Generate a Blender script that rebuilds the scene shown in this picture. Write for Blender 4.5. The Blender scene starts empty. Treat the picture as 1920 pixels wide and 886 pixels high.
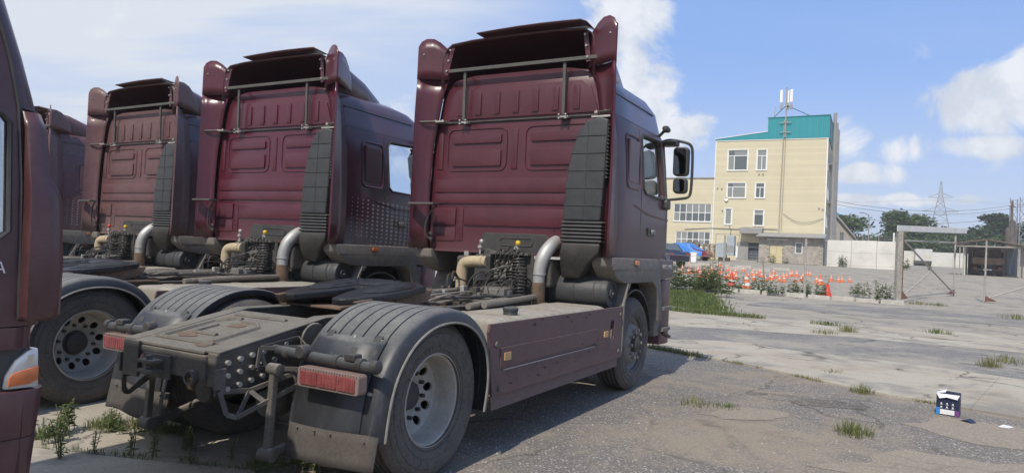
import bpy, bmesh, math, random
from mathutils import Vector, Matrix, noise as mnoise
R = math.radians
random.seed(7)
scene = bpy.context.scene
col = scene.collection

# ------------------------------------------------------------------ camera
cam_d = bpy.data.cameras.new('camera'); cam = bpy.data.objects.new('camera', cam_d); col.objects.link(cam)
CAM_H, PITCH, ROLL = 1.527, 0.01945, 0.0478
cam_d.sensor_width = 36.0; cam_d.lens = 1303.8 / 1920 * 36.0
cam_d.clip_start = 0.05; cam_d.clip_end = 6000
fw = Vector((0, math.cos(PITCH), math.sin(PITCH))); up0 = Vector((0, -math.sin(PITCH), math.cos(PITCH))); rt0 = Vector((1, 0, 0))
rt = rt0 * math.cos(ROLL) + up0 * math.sin(ROLL); upv = up0 * math.cos(ROLL) - rt0 * math.sin(ROLL)
m = Matrix((rt, upv, -fw)).transposed().to_4x4(); m.translation = (0, 0, CAM_H)
cam.matrix_world = m
scene.camera = cam

# ------------------------------------------------------------------ sky, sun, exposure
SUN_EL, SUN_AZ = R(50), R(24.5)          # the light travels towards azimuth SUN_AZ (from +Y to +X)
world = bpy.data.worlds.new('World'); scene.world = world; world.use_nodes = True
wn = world.node_tree; wn.nodes.clear()
def N(nt, t, **kw):
    n = nt.nodes.new(t)
    for k, v in kw.items():
        if k.startswith('i_'): n.inputs[k[2:].replace('_', ' ')].default_value = v
        else: setattr(n, k, v)
    return n
def math_n(nt, op, a, b=None, c=None, clamp=False):
    n = nt.nodes.new('ShaderNodeMath'); n.operation = op; n.use_clamp = clamp
    for k, v in enumerate((a, b, c)):
        if v is None: continue
        if isinstance(v, (int, float)): n.inputs[k].default_value = v
        else: nt.links.new(v, n.inputs[k])
    return n.outputs[0]
def ramp_n(nt, src, lo, hi, smooth=True):
    n = nt.nodes.new('ShaderNodeMapRange'); n.interpolation_type = 'SMOOTHSTEP' if smooth else 'LINEAR'
    n.inputs['From Min'].default_value = lo; n.inputs['From Max'].default_value = hi
    nt.links.new(src, n.inputs['Value']); return n.outputs[0]
def noise_n(nt, vec, scale, detail=4, rough=.55, dist=0):
    n = nt.nodes.new('ShaderNodeTexNoise'); n.inputs['Scale'].default_value = scale; n.inputs['Detail'].default_value = detail
    n.inputs['Roughness'].default_value = rough; n.inputs['Distortion'].default_value = dist
    if vec is not None: nt.links.new(vec, n.inputs['Vector'])
    return n.outputs['Fac']
def mix_n(nt, fac, a, b, blend='MIX'):
    n = nt.nodes.new('ShaderNodeMix'); n.data_type = 'RGBA'; n.blend_type = blend
    for sock, v in ((n.inputs['Factor'], fac), (n.inputs['A'], a), (n.inputs['B'], b)):
        pass
    def put(s, v):
        if isinstance(v, (int, float)): s.default_value = v
        elif isinstance(v, tuple): s.default_value = v if len(v) == 4 else (*v, 1)
        else: nt.links.new(v, s)
    put(n.inputs[0], fac); put(n.inputs[6], a); put(n.inputs[7], b)
    return n.outputs[2]

sky = N(wn, 'ShaderNodeTexSky', sky_type='NISHITA', sun_disc=False)
sky.sun_elevation = SUN_EL; sky.sun_rotation = SUN_AZ + math.pi
sky.air_density = 1.0; sky.dust_density = 0.6; sky.ozone_density = 1.6
tc = N(wn, 'ShaderNodeTexCoord')
sep = N(wn, 'ShaderNodeSeparateXYZ'); wn.links.new(tc.outputs['Generated'], sep.inputs[0])
dz = math_n(wn, 'MAXIMUM', sep.outputs['Z'], 0.0)
den = math_n(wn, 'ADD', dz, 0.16)
comb = N(wn, 'ShaderNodeCombineXYZ')
wn.links.new(math_n(wn, 'DIVIDE', sep.outputs['X'], den), comb.inputs[0]); wn.links.new(math_n(wn, 'DIVIDE', sep.outputs['Y'], den), comb.inputs[1])
plane = comb.outputs[0]
# thin high veil, streaked
mp = N(wn, 'ShaderNodeMapping'); mp.inputs['Rotation'].default_value = (0, 0, R(-24)); mp.inputs['Scale'].default_value = (.55, 1.5, 1); mp.inputs['Location'].default_value = (3.1, 1.7, 0)
wn.links.new(plane, mp.inputs[0])
veil = ramp_n(wn, noise_n(wn, mp.outputs[0], .95, 6, .58, .35),   .38, .78)
# the veil lies over the western half of the sky, breaking up towards the east
vx = ramp_n(wn, math_n(wn, 'ADD', sep.outputs['X'], math_n(wn, 'MULTIPLY', noise_n(wn, plane, .6, 3), .35)), .42, -.12)
hazeband = ramp_n(wn, sep.outputs['Z'], .30, .0)
veil = math_n(wn, 'MULTIPLY', veil, math_n(wn, 'ADD', math_n(wn, 'MULTIPLY', vx, .95), .10), clamp=True)
veil = math_n(wn, 'ADD', veil, math_n(wn, 'MULTIPLY', vx, .52), clamp=True)
veil = math_n(wn, 'MAXIMUM', veil, math_n(wn, 'MULTIPLY', hazeband, .52))
# cumulus heaps: lumpy edge from noise on the direction itself
cn = noise_n(wn, tc.outputs['Generated'], 8.5, 9, .62, .5)
def heap(px, py, ra, rb):
    d = (fw + rt * ((px - 960) / 1303.8) - upv * ((py - 443) / 1303.8)).normalized()
    e1 = d.cross(Vector((0, 0, 1))).normalized(); e2 = e1.cross(d)
    def dot(v):
        n = N(wn, 'ShaderNodeVectorMath', operation='DOT_PRODUCT'); wn.links.new(tc.outputs['Generated'], n.inputs[0]); n.inputs[1].default_value = v; return n.outputs['Value']
    a = math_n(wn, 'DIVIDE', dot(e1), ra / 1303.8); b = math_n(wn, 'DIVIDE', dot(e2), rb / 1303.8)
    r2 = math_n(wn, 'ADD', math_n(wn, 'MULTIPLY', a, a), math_n(wn, 'MULTIPLY', b, b))
    front = math_n(wn, 'GREATER_THAN', dot(d), 0.0)
    return math_n(wn, 'MULTIPLY', math_n(wn, 'SUBTRACT', 1.0, r2, clamp=True), front)
cum = None
for hp in ((1180, 30, 105, 85), (1205, 170, 90, 110), (1265, 290, 110, 100), (1320, 350, 80, 60), (1865, 200, 125, 75), (1695, 280, 70, 42), (1585, 255, 65, 60), (1630, 325, 90, 32), (1840, 275, 130, 30), (1950, 160, 110, 90), (1660, 375, 260, 16), (-260, 250, 420, 90), (2300, 240, 320, 130), (2700, 120, 300, 160), (-1200, 150, 500, 200)):
    v = heap(*hp); cum = v if cum is None else math_n(wn, 'MAXIMUM', cum, v)
cum = ramp_n(wn, math_n(wn, 'ADD', math_n(wn, 'MULTIPLY', cum, .46), math_n(wn, 'MULTIPLY', math_n(wn, 'SUBTRACT', cn, .5), 1.55)), .15, .40)
lumps = noise_n(wn, tc.outputs['Generated'], 16, 6, .6)
ccol = mix_n(wn, ramp_n(wn, lumps, .35, .62), (4.7, 5.0, 5.5), (6.4, 6.5, 6.7))
vcol = (5.35, 5.65, 6.05)
skyc = mix_n(wn, .75, sky.outputs[0], (1.8, 3.15, 6.5))
c1 = mix_n(wn, math_n(wn, 'MULTIPLY', veil, .92), skyc, vcol)
c2 = mix_n(wn, math_n(wn, 'MULTIPLY', cum, .9), c1, ccol)
bg = N(wn, 'ShaderNodeBackground'); bg.inputs['Strength'].default_value = 0.122
wn.links.new(c2, bg.inputs[0]); wo = N(wn, 'ShaderNodeOutputWorld'); wn.links.new(bg.outputs[0], wo.inputs[0])

sun_d = bpy.data.lights.new('sun', 'SUN'); sun_d.energy = 3.5; sun_d.angle = R(0.53); sun_d.color = (1.0, .93, .82)
sun = bpy.data.objects.new('sun', sun_d); col.objects.link(sun)
ld = Vector((math.sin(SUN_AZ) * math.cos(SUN_EL), math.cos(SUN_AZ) * math.cos(SUN_EL), -math.sin(SUN_EL)))
sun.rotation_euler = ld.to_track_quat('-Z', 'Y').to_euler(); sun.location = (0, 0, 60)
vs = scene.view_settings; vs.view_transform = 'Standard'; vs.look = 'None'; vs.gamma = 1; vs.use_curve_mapping = False; vs.exposure = 0.27

# ------------------------------------------------------------------ helpers
def tag(o, label=None, cat=None, group=None, kind=None):
    if label: o['label'] = label
    if cat: o['category'] = cat
    if group: o['group'] = group
    if kind: o['kind'] = kind
    return o
def empty(name, loc=(0, 0, 0), rz=0, label=None, cat=None, group=None):
    o = bpy.data.objects.new(name, None); col.objects.link(o); o.location = loc; o.rotation_euler = (0, 0, rz); o.empty_display_size = .2
    return tag(o, label, cat, group)
def children(o): return [c for c in bpy.data.objects if c.parent == o]
KIDS = {}
def copy_tree(o, parent=None):
    c = o.copy(); col.objects.link(c)
    if parent is not None: c.parent = parent; KIDS.setdefault(parent, []).append(c)
    for ch in list(KIDS.get(o, [])): copy_tree(ch, c)
    return c

class MB:
    def __init__(s): s.v = []; s.f = []
    def add(s, vs, fs):
        b = len(s.v); s.v += [tuple(x) for x in vs]; s.f += [tuple(i + b for i in f) for f in fs]; return s
    def box(s, x0, x1, y0, y1, z0, z1):
        return s.add([(x0, y0, z0), (x1, y0, z0), (x1, y1, z0), (x0, y1, z0), (x0, y0, z1), (x1, y0, z1), (x1, y1, z1), (x0, y1, z1)],
                     [(0, 3, 2, 1), (4, 5, 6, 7), (0, 1, 5, 4), (1, 2, 6, 5), (2, 3, 7, 6), (3, 0, 4, 7)])
    def cbox(s, c, d): return s.box(c[0] - d[0] / 2, c[0] + d[0] / 2, c[1] - d[1] / 2, c[1] + d[1] / 2, c[2] - d[2] / 2, c[2] + d[2] / 2)
    def bar(s, a, b, w, t, upd=(0, 0, 1)):
        a = Vector(a); b = Vector(b); d = (b - a).normalized(); u = Vector(upd)
        x = d.cross(u)
        if x.length < 1e-4: x = d.cross(Vector((1, 0, 0)))
        x.normalize(); y = x.cross(d)
        vs = []
        for p in (a, b):
            for i, j in ((-1, -1), (1, -1), (1, 1), (-1, 1)): vs.append(p + x * (i * w / 2) + y * (j * t / 2))
        return s.add(vs, [(0, 1, 2, 3), (7, 6, 5, 4), (0, 4, 5, 1), (1, 5, 6, 2), (2, 6, 7, 3), (3, 7, 4, 0)])
    def tube(s, pts, r, n=8, caps=True, smooth=0):
        pts = [Vector(p) for p in pts]
        for _ in range(smooth):
            q = [pts[0]]
            for a, b in zip(pts[:-1], pts[1:]): q += [a * .75 + b * .25, a * .25 + b * .75]
            q.append(pts[-1]); pts = q
        k = len(pts); rs = r if isinstance(r, (list, tuple)) else [r] * k
        if len(rs) != k: rs = [rs[min(len(rs) - 1, int(i / (k - 1) * (len(rs) - 1) + .5))] for i in range(k)]
        t0 = (pts[1] - pts[0]).normalized(); ref = Vector((0, 0, 1)) if abs(t0.z) < .9 else Vector((1, 0, 0))
        x = t0.cross(ref).normalized(); vs = []
        for i, p in enumerate(pts):
            t = (pts[min(i + 1, k - 1)] - pts[max(i - 1, 0)]).normalized()
            x = (x - t * x.dot(t)).normalized(); y = t.cross(x)
            for j in range(n):
                a = 2 * math.pi * j / n; vs.append(p + (x * math.cos(a) + y * math.sin(a)) * rs[i])
        fs = [(i * n + j, i * n + (j + 1) % n, (i + 1) * n + (j + 1) % n, (i + 1) * n + j) for i in range(k - 1) for j in range(n)]
        if caps: fs += [tuple(range(n))[::-1], tuple(range((k - 1) * n, k * n))]
        return s.add(vs, fs)
    def lathe(s, prof, c=(0, 0, 0), axis='Y', n=32, a0=0, a1=2 * math.pi, caps=False):
        full = abs(a1 - a0 - 2 * math.pi) < 1e-6; m_ = n if full else n + 1; vs = []
        for (r, h) in prof:
            for j in range(m_):
                a = a0 + (a1 - a0) * j / n
                p = {'Y': (r * math.cos(a), h, r * math.sin(a)), 'Z': (r * math.cos(a), r * math.sin(a), h), 'X': (h, r * math.cos(a), r * math.sin(a))}[axis]
                vs.append((p[0] + c[0], p[1] + c[1], p[2] + c[2]))
        fs = []
        for i in range(len(prof) - 1):
            for j in range(n): fs.append((i * m_ + j, i * m_ + (j + 1) % m_, (i + 1) * m_ + (j + 1) % m_, (i + 1) * m_ + j))
        if caps: fs += [tuple(range(m_)), tuple(range((len(prof) - 1) * m_, len(prof) * m_))]
        return s.add(vs, fs)
    def cyl(s, a, b, r, n=16): return s.tube([a, b], r, n)
    def prism(s, poly, axis, h0, h1):
        k = len(poly)
        def P(p, h): return {'X': (h, p[0], p[1]), 'Y': (p[0], h, p[1]), 'Z': (p[0], p[1], h)}[axis]
        return s.add([P(p, h0) for p in poly] + [P(p, h1) for p in poly], [tuple(range(k))[::-1], tuple(range(k, 2 * k))] + [(i, (i + 1) % k, k + (i + 1) % k, k + i) for i in range(k)])
    def loft(s, rings, caps=True, closed=True):
        n = len(rings[0]); vs = [p for r in rings for p in r]; fs = []
        for i in range(len(rings) - 1):
            for j in range(n if closed else n - 1): fs.append((i * n + j, i * n + (j + 1) % n, (i + 1) * n + (j + 1) % n, (i + 1) * n + j))
        if caps: fs += [tuple(range(n))[::-1], tuple(range((len(rings) - 1) * n, len(rings) * n))]
        return s.add(vs, fs)
    def mesh(s, name, mat, bevel=0, smooth=False, seg=2):
        me = bpy.data.meshes.new(name); bm = bmesh.new()
        vv = [bm.verts.new(v) for v in s.v]
        for f in s.f:
            try: bm.faces.new([vv[i] for i in f])
            except ValueError: pass
        bmesh.ops.recalc_face_normals(bm, faces=bm.faces)
        if bevel:
            es = [e for e in bm.edges if len(e.link_faces) == 2 and e.calc_face_angle(0) > .5]
            bmesh.ops.bevel(bm, geom=es, offset=bevel, segments=seg, profile=.6, affect='EDGES', clamp_overlap=True)
        bm.to_mesh(me); bm.free()
        me.materials.append(mat)
        if smooth:
            for p in me.polygons: p.use_smooth = True
            try: me.set_sharp_from_angle(angle=R(smooth if smooth is not True else 38))
            except Exception: pass
        return me
    def build(s, name, mat, parent=None, bevel=0, smooth=False, seg=2):
        return obj(name, s.mesh(name, mat, bevel, smooth, seg), parent)
def obj(name, me, parent=None):
    o = bpy.data.objects.new(name, me); col.objects.link(o)
    if parent is not None: o.parent = parent; KIDS.setdefault(parent, []).append(o)
    return o
def solidify(o, t, off=0):
    md = o.modifiers.new('solid', 'SOLIDIFY'); md.thickness = t; md.offset = off; return o
def boolean(o, cutters, solver='EXACT'):
    for c in cutters:
        md = o.modifiers.new('b', 'BOOLEAN'); md.operation = 'DIFFERENCE'; md.solver = solver; md.object = c
    for c in cutters: c.parent = o.parent
    bpy.context.view_layer.update(); dg = bpy.context.evaluated_depsgraph_get(); me = bpy.data.meshes.new_from_object(o.evaluated_get(dg))
    o.modifiers.clear(); o.data = me
    for c in cutters: bpy.data.objects.remove(c)
    return o
def shade(me, ang=35):
    for p in me.polygons: p.use_smooth = True
    me.set_sharp_from_angle(angle=R(ang))
def text_mesh(body, size, extrude=0.0, mat=None, align='CENTER', bold=0):
    cu = bpy.data.curves.new('txt', 'FONT'); cu.body = body; cu.size = size; cu.extrude = extrude; cu.align_x = align; cu.align_y = 'CENTER'; cu.resolution_u = 3; cu.offset = bold
    o = bpy.data.objects.new('txt', cu); col.objects.link(o)
    me = bpy.data.meshes.new_from_object(o.evaluated_get(bpy.context.evaluated_depsgraph_get()))
    bpy.data.objects.remove(o); bpy.data.curves.remove(cu)
    me.materials.clear(); me.materials.append(mat); return me

# ------------------------------------------------------------------ materials
M = {}
DUST = (.235, .205, .165)
def pm(name, c, rough=.6, metal=0, var=.12, vs=6, dust=0, dcol=DUST, ds=4, lo=.34, hi=.72, up=0, zd=None, bump=0, bs=60, coat=0, streak=0, spec=.5, sub=None):
    mt = bpy.data.materials.new(name); mt.use_nodes = True; nt = mt.node_tree; b = nt.nodes['Principled BSDF']
    g = N(nt, 'ShaderNodeNewGeometry'); pos = g.outputs['Position']
    n1 = noise_n(nt, pos, vs, 5)
    a = tuple(x * (1 - var) for x in c); d = tuple(min(1, x * (1 + var)) for x in c)
    cc = mix_n(nt, ramp_n(nt, n1, .3, .7), a, d)
    fac = None
    if dust or up or zd or streak:
        n2 = noise_n(nt, pos, ds * .8, 10, .74)
        r2 = ramp_n(nt, n2, lo, hi)
        fac = math_n(nt, 'MULTIPLY', math_n(nt, 'MULTIPLY_ADD', r2, .5, .5), dust)
        if up:
            sp = N(nt, 'ShaderNodeSeparateXYZ'); nt.links.new(g.outputs['Normal'], sp.inputs[0])
            u = ramp_n(nt, sp.outputs['Z'], .45, .97)
            fac = math_n(nt, 'MAXIMUM', fac, math_n(nt, 'MULTIPLY', u, math_n(nt, 'MULTIPLY_ADD', r2, up * .35, up * .68)))
        if zd:
            z0, z1, amt = zd
            sp2 = N(nt, 'ShaderNodeSeparateXYZ'); nt.links.new(pos, sp2.inputs[0])
            zz = ramp_n(nt, math_n(nt, 'ADD', sp2.outputs['Z'], math_n(nt, 'MULTIPLY', math_n(nt, 'SUBTRACT', n2, .5), .5)), z1, z0)
            fac = math_n(nt, 'MAXIMUM', fac, math_n(nt, 'MULTIPLY', zz, math_n(nt, 'MULTIPLY_ADD', r2, amt * .3, amt * .7)))
        if streak:
            mp_ = N(nt, 'ShaderNodeMapping'); mp_.inputs['Scale'].default_value = (22, 22, 1.6); nt.links.new(pos, mp_.inputs[0])
            st = ramp_n(nt, noise_n(nt, mp_.outputs[0], 1.6, 5, .6), .5, .78)
            fac = math_n(nt, 'MAXIMUM', fac, math_n(nt, 'MULTIPLY', st, streak))
        fac = math_n(nt, 'MINIMUM', fac, 1.0)
        dd = mix_n(nt, ramp_n(nt, noise_n(nt, pos, ds * 6, 5), .3, .7), tuple(x * .82 for x in dcol), tuple(x * 1.15 for x in dcol))
        cc = mix_n(nt, fac, cc, dd)
        rr = N(nt, 'ShaderNodeMapRange'); nt.links.new(fac, rr.inputs['Value']); rr.inputs['To Min'].default_value = rough; rr.inputs['To Max'].default_value = .92
        nt.links.new(rr.outputs[0], b.inputs['Roughness'])
        if metal:
            nt.links.new(math_n(nt, 'MULTIPLY', math_n(nt, 'SUBTRACT', 1.0, fac), metal), b.inputs['Metallic'])
        if coat:
            nt.links.new(math_n(nt, 'MULTIPLY', math_n(nt, 'SUBTRACT', 1.0, fac), coat), b.inputs['Coat Weight'])
    else:
        b.inputs['Roughness'].default_value = rough; b.inputs['Metallic'].default_value = metal; b.inputs['Coat Weight'].default_value = coat
    b.inputs['Coat Roughness'].default_value = .12
    b.inputs['Specular IOR Level'].default_value = spec
    nt.links.new(cc, b.inputs['Base Color'])
    if bump:
        bp = N(nt, 'ShaderNodeBump'); bp.inputs['Strength'].default_value = bump; bp.inputs['Distance'].default_value = .01
        nt.links.new(noise_n(nt, pos, bs, 6, .65), bp.inputs['Height']); nt.links.new(bp.outputs[0], b.inputs['Normal'])
    M[name] = mt; return mt
pm('paint', (.068, .0070, .0175), .34, 0, .14, 3, dust=.06, ds=9, zd=(1.35, 1.9, .22), coat=.15, bump=.05, bs=7, streak=.11)
pm('paint_b', (.074, .0068, .0205), .26, 0, .10, 3, dust=.06, ds=9, zd=(1.35, 1.9, .22), coat=.15, bump=.05, bs=7, streak=.08)
pm('paint_low', (.062, .011, .019), .34, 0, .12, 4, dust=.16, ds=7, coat=.3, streak=.06)
pm('paint_dusty', (.080, .013, .021), .42, 0, .12, 3, dust=.34, dcol=(.20, .165, .14), ds=2.5, lo=.3, hi=.7, zd=(1.45, 2.3, .6), coat=.12)
pm('paint_side', (.062, .0115, .019), .34, 0, .10, 3, dust=.24, dcol=(.19, .165, .15), ds=8, lo=.25, hi=.75, zd=(1.35, 2.35, .62), coat=.3, streak=.10)
pm('paint_side_b', (.058, .010, .018), .26, 0, .10, 3, dust=.07, dcol=(.25, .225, .205), ds=8, zd=(1.50, 1.98, .82), coat=.2, streak=.08)
pm('paint_roof', (.055, .011, .02), .30, 0, .10, 3, dust=.12, ds=3, coat=.6)
pm('skirt', (.070, .0125, .021), .46, 0, .12, 4, dust=.40, dcol=(.20, .165, .142), ds=9, lo=.2, hi=.7, zd=(.30, .70, .66), streak=.26, up=.8)
pm('trim_grey', (.075, .072, .07), .6, 0, .1, 5, dust=.62, ds=3, lo=.2, hi=.6, up=.75, streak=.15)
pm('plastic', (.015, .016, .018), .42, 0, .2, 8, dust=.20, ds=5, up=.30, bump=.05, bs=90)
pm('plastic_dusty', (.018, .0205, .024), .5, 0, .2, 8, dust=.20, dcol=(.17, .165, .155), ds=12, up=.5, streak=.14, bump=.06, bs=90)
pm('fender', (.0125, .0145, .020), .42, 0, .25, 9, dust=.10, dcol=(.23, .225, .205), ds=9, up=.72, streak=.24, bump=.05, bs=70)
pm('flap', (.030, .027, .025), .8, 0, .15, 6, dust=.6, dcol=(.105, .088, .074), ds=8, lo=.25, hi=.6, streak=.35)
pm('rubber_letter', (.075, .07, .062), .8, 0, .2, 9, dust=.5, dcol=(.19, .165, .14), ds=9); pm('rubber', (.021, .020, .019), .75, 0, .15, 9, dust=.72, dcol=(.150, .130, .108), ds=9, lo=.25, hi=.65, bump=.15, bs=50)
pm('oil', (.03, .028, .026), .6); pm('tread', (.02, .02, .02), .85, 0, .2, 9, dust=.8, dcol=(.14, .125, .11), ds=7, lo=.3, hi=.6)
pm('rim', (.48, .46, .41), .42, .25, .1, 7, dust=.68, dcol=(.30, .265, .21), ds=11, lo=.3, hi=.65, streak=.2)
pm('hub', (.028, .026, .025), .6, .3, .2, 10, dust=.6, dcol=(.13, .11, .09), ds=7)
pm('hub_grey', (.21, .2, .19), .55, .3, .15, 10, dust=.7, dcol=(.22, .195, .165), ds=6, lo=.3, hi=.6)
pm('chassis', (.026, .026, .027), .5, .2, .3, 8, dust=.46, ds=7, lo=.3, hi=.66, up=.92, streak=.25, bump=.08, bs=40)
pm('chassis_dark', (.013, .014, .017), .5, .2, .25, 6, dust=.35, ds=5, up=.5, bump=.08, bs=40)
pm('plate_dusty', (.085, .08, .07), .85, 0, .25, 5, dust=.55, dcol=(.185, .165, .132), ds=5, lo=.28, hi=.62, up=.72, bump=.1, bs=30)
pm('tank', (.23, .21, .17), .7, .1, .12, 4, dust=.75, dcol=(.30, .27, .22), ds=3, lo=.2, hi=.6, up=.95)
pm('grease', (.007, .007, .009), .30, 0, .35, 16, dust=.16, dcol=(.06, .055, .05), ds=8, bump=.9, bs=26)
pm('rust', (.13, .075, .045), .85, .1, .35, 14, dust=.4, dcol=(.2, .16, .12), ds=7, bump=.2, bs=50)
pm('cast', (.12, .12, .115), .6, .4, .2, 12, dust=.5, ds=8, up=.4)
pm('alu', (.46, .46, .44), .5, .6, .08, 9, dust=.22, ds=9)
pm('beige_pipe', (.42, .33, .20), .7, 0, .14, 9, dust=.4, dcol=(.3, .25, .18), ds=7)
pm('hose', (.014, .014, .015), .42, 0, .2, 12, dust=.18, ds=12, up=.25)
pm('cable', (.10, .09, .078), .8, 0, .3, 6, dust=.8, dcol=(.22, .19, .155), ds=5, lo=.25, hi=.6, up=.8)
pm('bolt', (.48, .46, .42), .4, .8, .2, 30, dust=.4, ds=20)
pm('bar_grey', (.045, .047, .046), .55, .1, .12, 8, dust=.3, ds=6, up=.4)
pm('chrome', (.7, .7, .7), .12, 1, .05, 8)
pm('yellow', (.65, .42, .02), .5, 0, .1, 20); pm('bead', (.20, .195, .18), .7, 0, .2, 14, dust=.4); pm('bare', (.42, .39, .36), .6); pm('chip_dark', (.03, .02, .02), .8); pm('redcap', (.55, .05, .03), .5, 0, .1, 20)
pm('lens_red', (.20, .018, .022), .36, 0, .2, 16, dust=.40, dcol=(.25, .15, .13), ds=10, coat=.2)
pm('lens_clear', (.20, .13, .11), .35, 0, .1, 16, dust=.45, dcol=(.24, .19, .16), ds=10)
pm('orange_lens', (.62, .14, .02), .22, 0, .15, 30, dust=.2, coat=.5)
pm('amber', (.50, .30, .10), .4, 0, .12, 30, dust=.4, dcol=(.32, .26, .18), ds=20)
pm('silver_print', (.40, .385, .375), .6, 0, .1, 12, dust=.3, ds=4, lo=.3, hi=.7)
pm('seat', (.03, .03, .035), .8, 0, .1, 8)
def glass(name, tint=(.72, .78, .8), refl=.75, tr=.75):
    mt = bpy.data.materials.new(name); mt.use_nodes = True; nt = mt.node_tree; nt.nodes.clear()
    t = N(nt, 'ShaderNodeBsdfTransparent'); t.inputs[0].default_value = (*tint, 1)
    gl = N(nt, 'ShaderNodeBsdfGlossy'); gl.inputs['Roughness'].default_value = .02; gl.inputs[0].default_value = (.9, .93, .95, 1)
    fr = N(nt, 'ShaderNodeFresnel'); fr.inputs[0].default_value = 1.5
    mx = N(nt, 'ShaderNodeMixShader'); nt.links.new(math_n(nt, 'MULTIPLY_ADD', fr.outputs[0], refl, 1 - tr - .2, clamp=True), mx.inputs[0])
    nt.links.new(t.outputs[0], mx.inputs[1]); nt.links.new(gl.outputs[0], mx.inputs[2])
    o = N(nt, 'ShaderNodeOutputMaterial'); nt.links.new(mx.outputs[0], o.inputs[0]); M[name] = mt
glass('glass'); glass('glass_dark', (.10, .115, .12), .95, .7)
# ------------------------------------------------------------------ tractor units (local frame: X forward from the rear axle, Y left, Z up)
WR, WB = .525, 3.9
CAB = [(1.50, 1.195, 5.22, .42), (1.60, 1.212, 5.27, .43), (2.20, 1.21, 5.28, .45), (2.60, 1.185, 5.24, .46), (2.98, 1.15, 5.19, .48), (3.04, 1.115, 5.16, .48),
       (3.30, 1.07, 5.10, .52), (3.42, 1.01, 4.95, .56), (3.49, .90, 4.72, .55), (3.525, .70, 4.42, .45)]
def cab_w(z):
    for a, b in zip(CAB[:-1], CAB[1:]):
        if a[0] <= z <= b[0]: return a[1] + (b[1] - a[1]) * (z - a[0]) / (b[0] - a[0])
    return CAB[0][1]
def cab_ring(z, w, xf, rc, xb, ch=.12):
    half = [(xb, w - ch), (xb + .03, w - ch * .42), (xb + ch + .02, w), (xb + .6, w), (xb + 1.1, w), (xf - rc, w)]
    for k in range(1, 8):
        a = math.pi / 2 * (1 - k / 8); half.append((xf - rc + rc * math.cos(a), w - rc + rc * math.sin(a)))
    half.append((xf, w - rc)); half.append((xf + .02, .25))
    return [(x, -y, z) for x, y in half] + [(x, y, z) for x, y in reversed(half)]
def spiral(c0, c1, r, turns, pr=.008, n=6, seg=14, jig=.0):
    c0 = Vector(c0); c1 = Vector(c1); d = (c1 - c0); t = d.normalized(); x = t.cross(Vector((1, .3, .1))).normalized(); y = t.cross(x)
    pts = []
    for i in range(int(turns * seg) + 1):
        a = 2 * math.pi * i / seg; q = i / (turns * seg)
        pts.append(c0 + d * q + (x * math.cos(a) + y * math.sin(a)) * (r * (1 + jig * math.sin(a * .37 + 1))))
    return MB().tube(pts, pr, n)
def rrect(y0, y1, z0, z1, r, n=4):
    out = []
    for cy, cz, a0 in ((y1 - r, z1 - r, 0), (y0 + r, z1 - r, 90), (y0 + r, z0 + r, 180), (y1 - r, z0 + r, 270)):
        for k in range(n + 1):
            a = R(a0 + 90 * k / n); out.append((cy + r * math.cos(a), cz + r * math.sin(a)))
    return out

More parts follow.
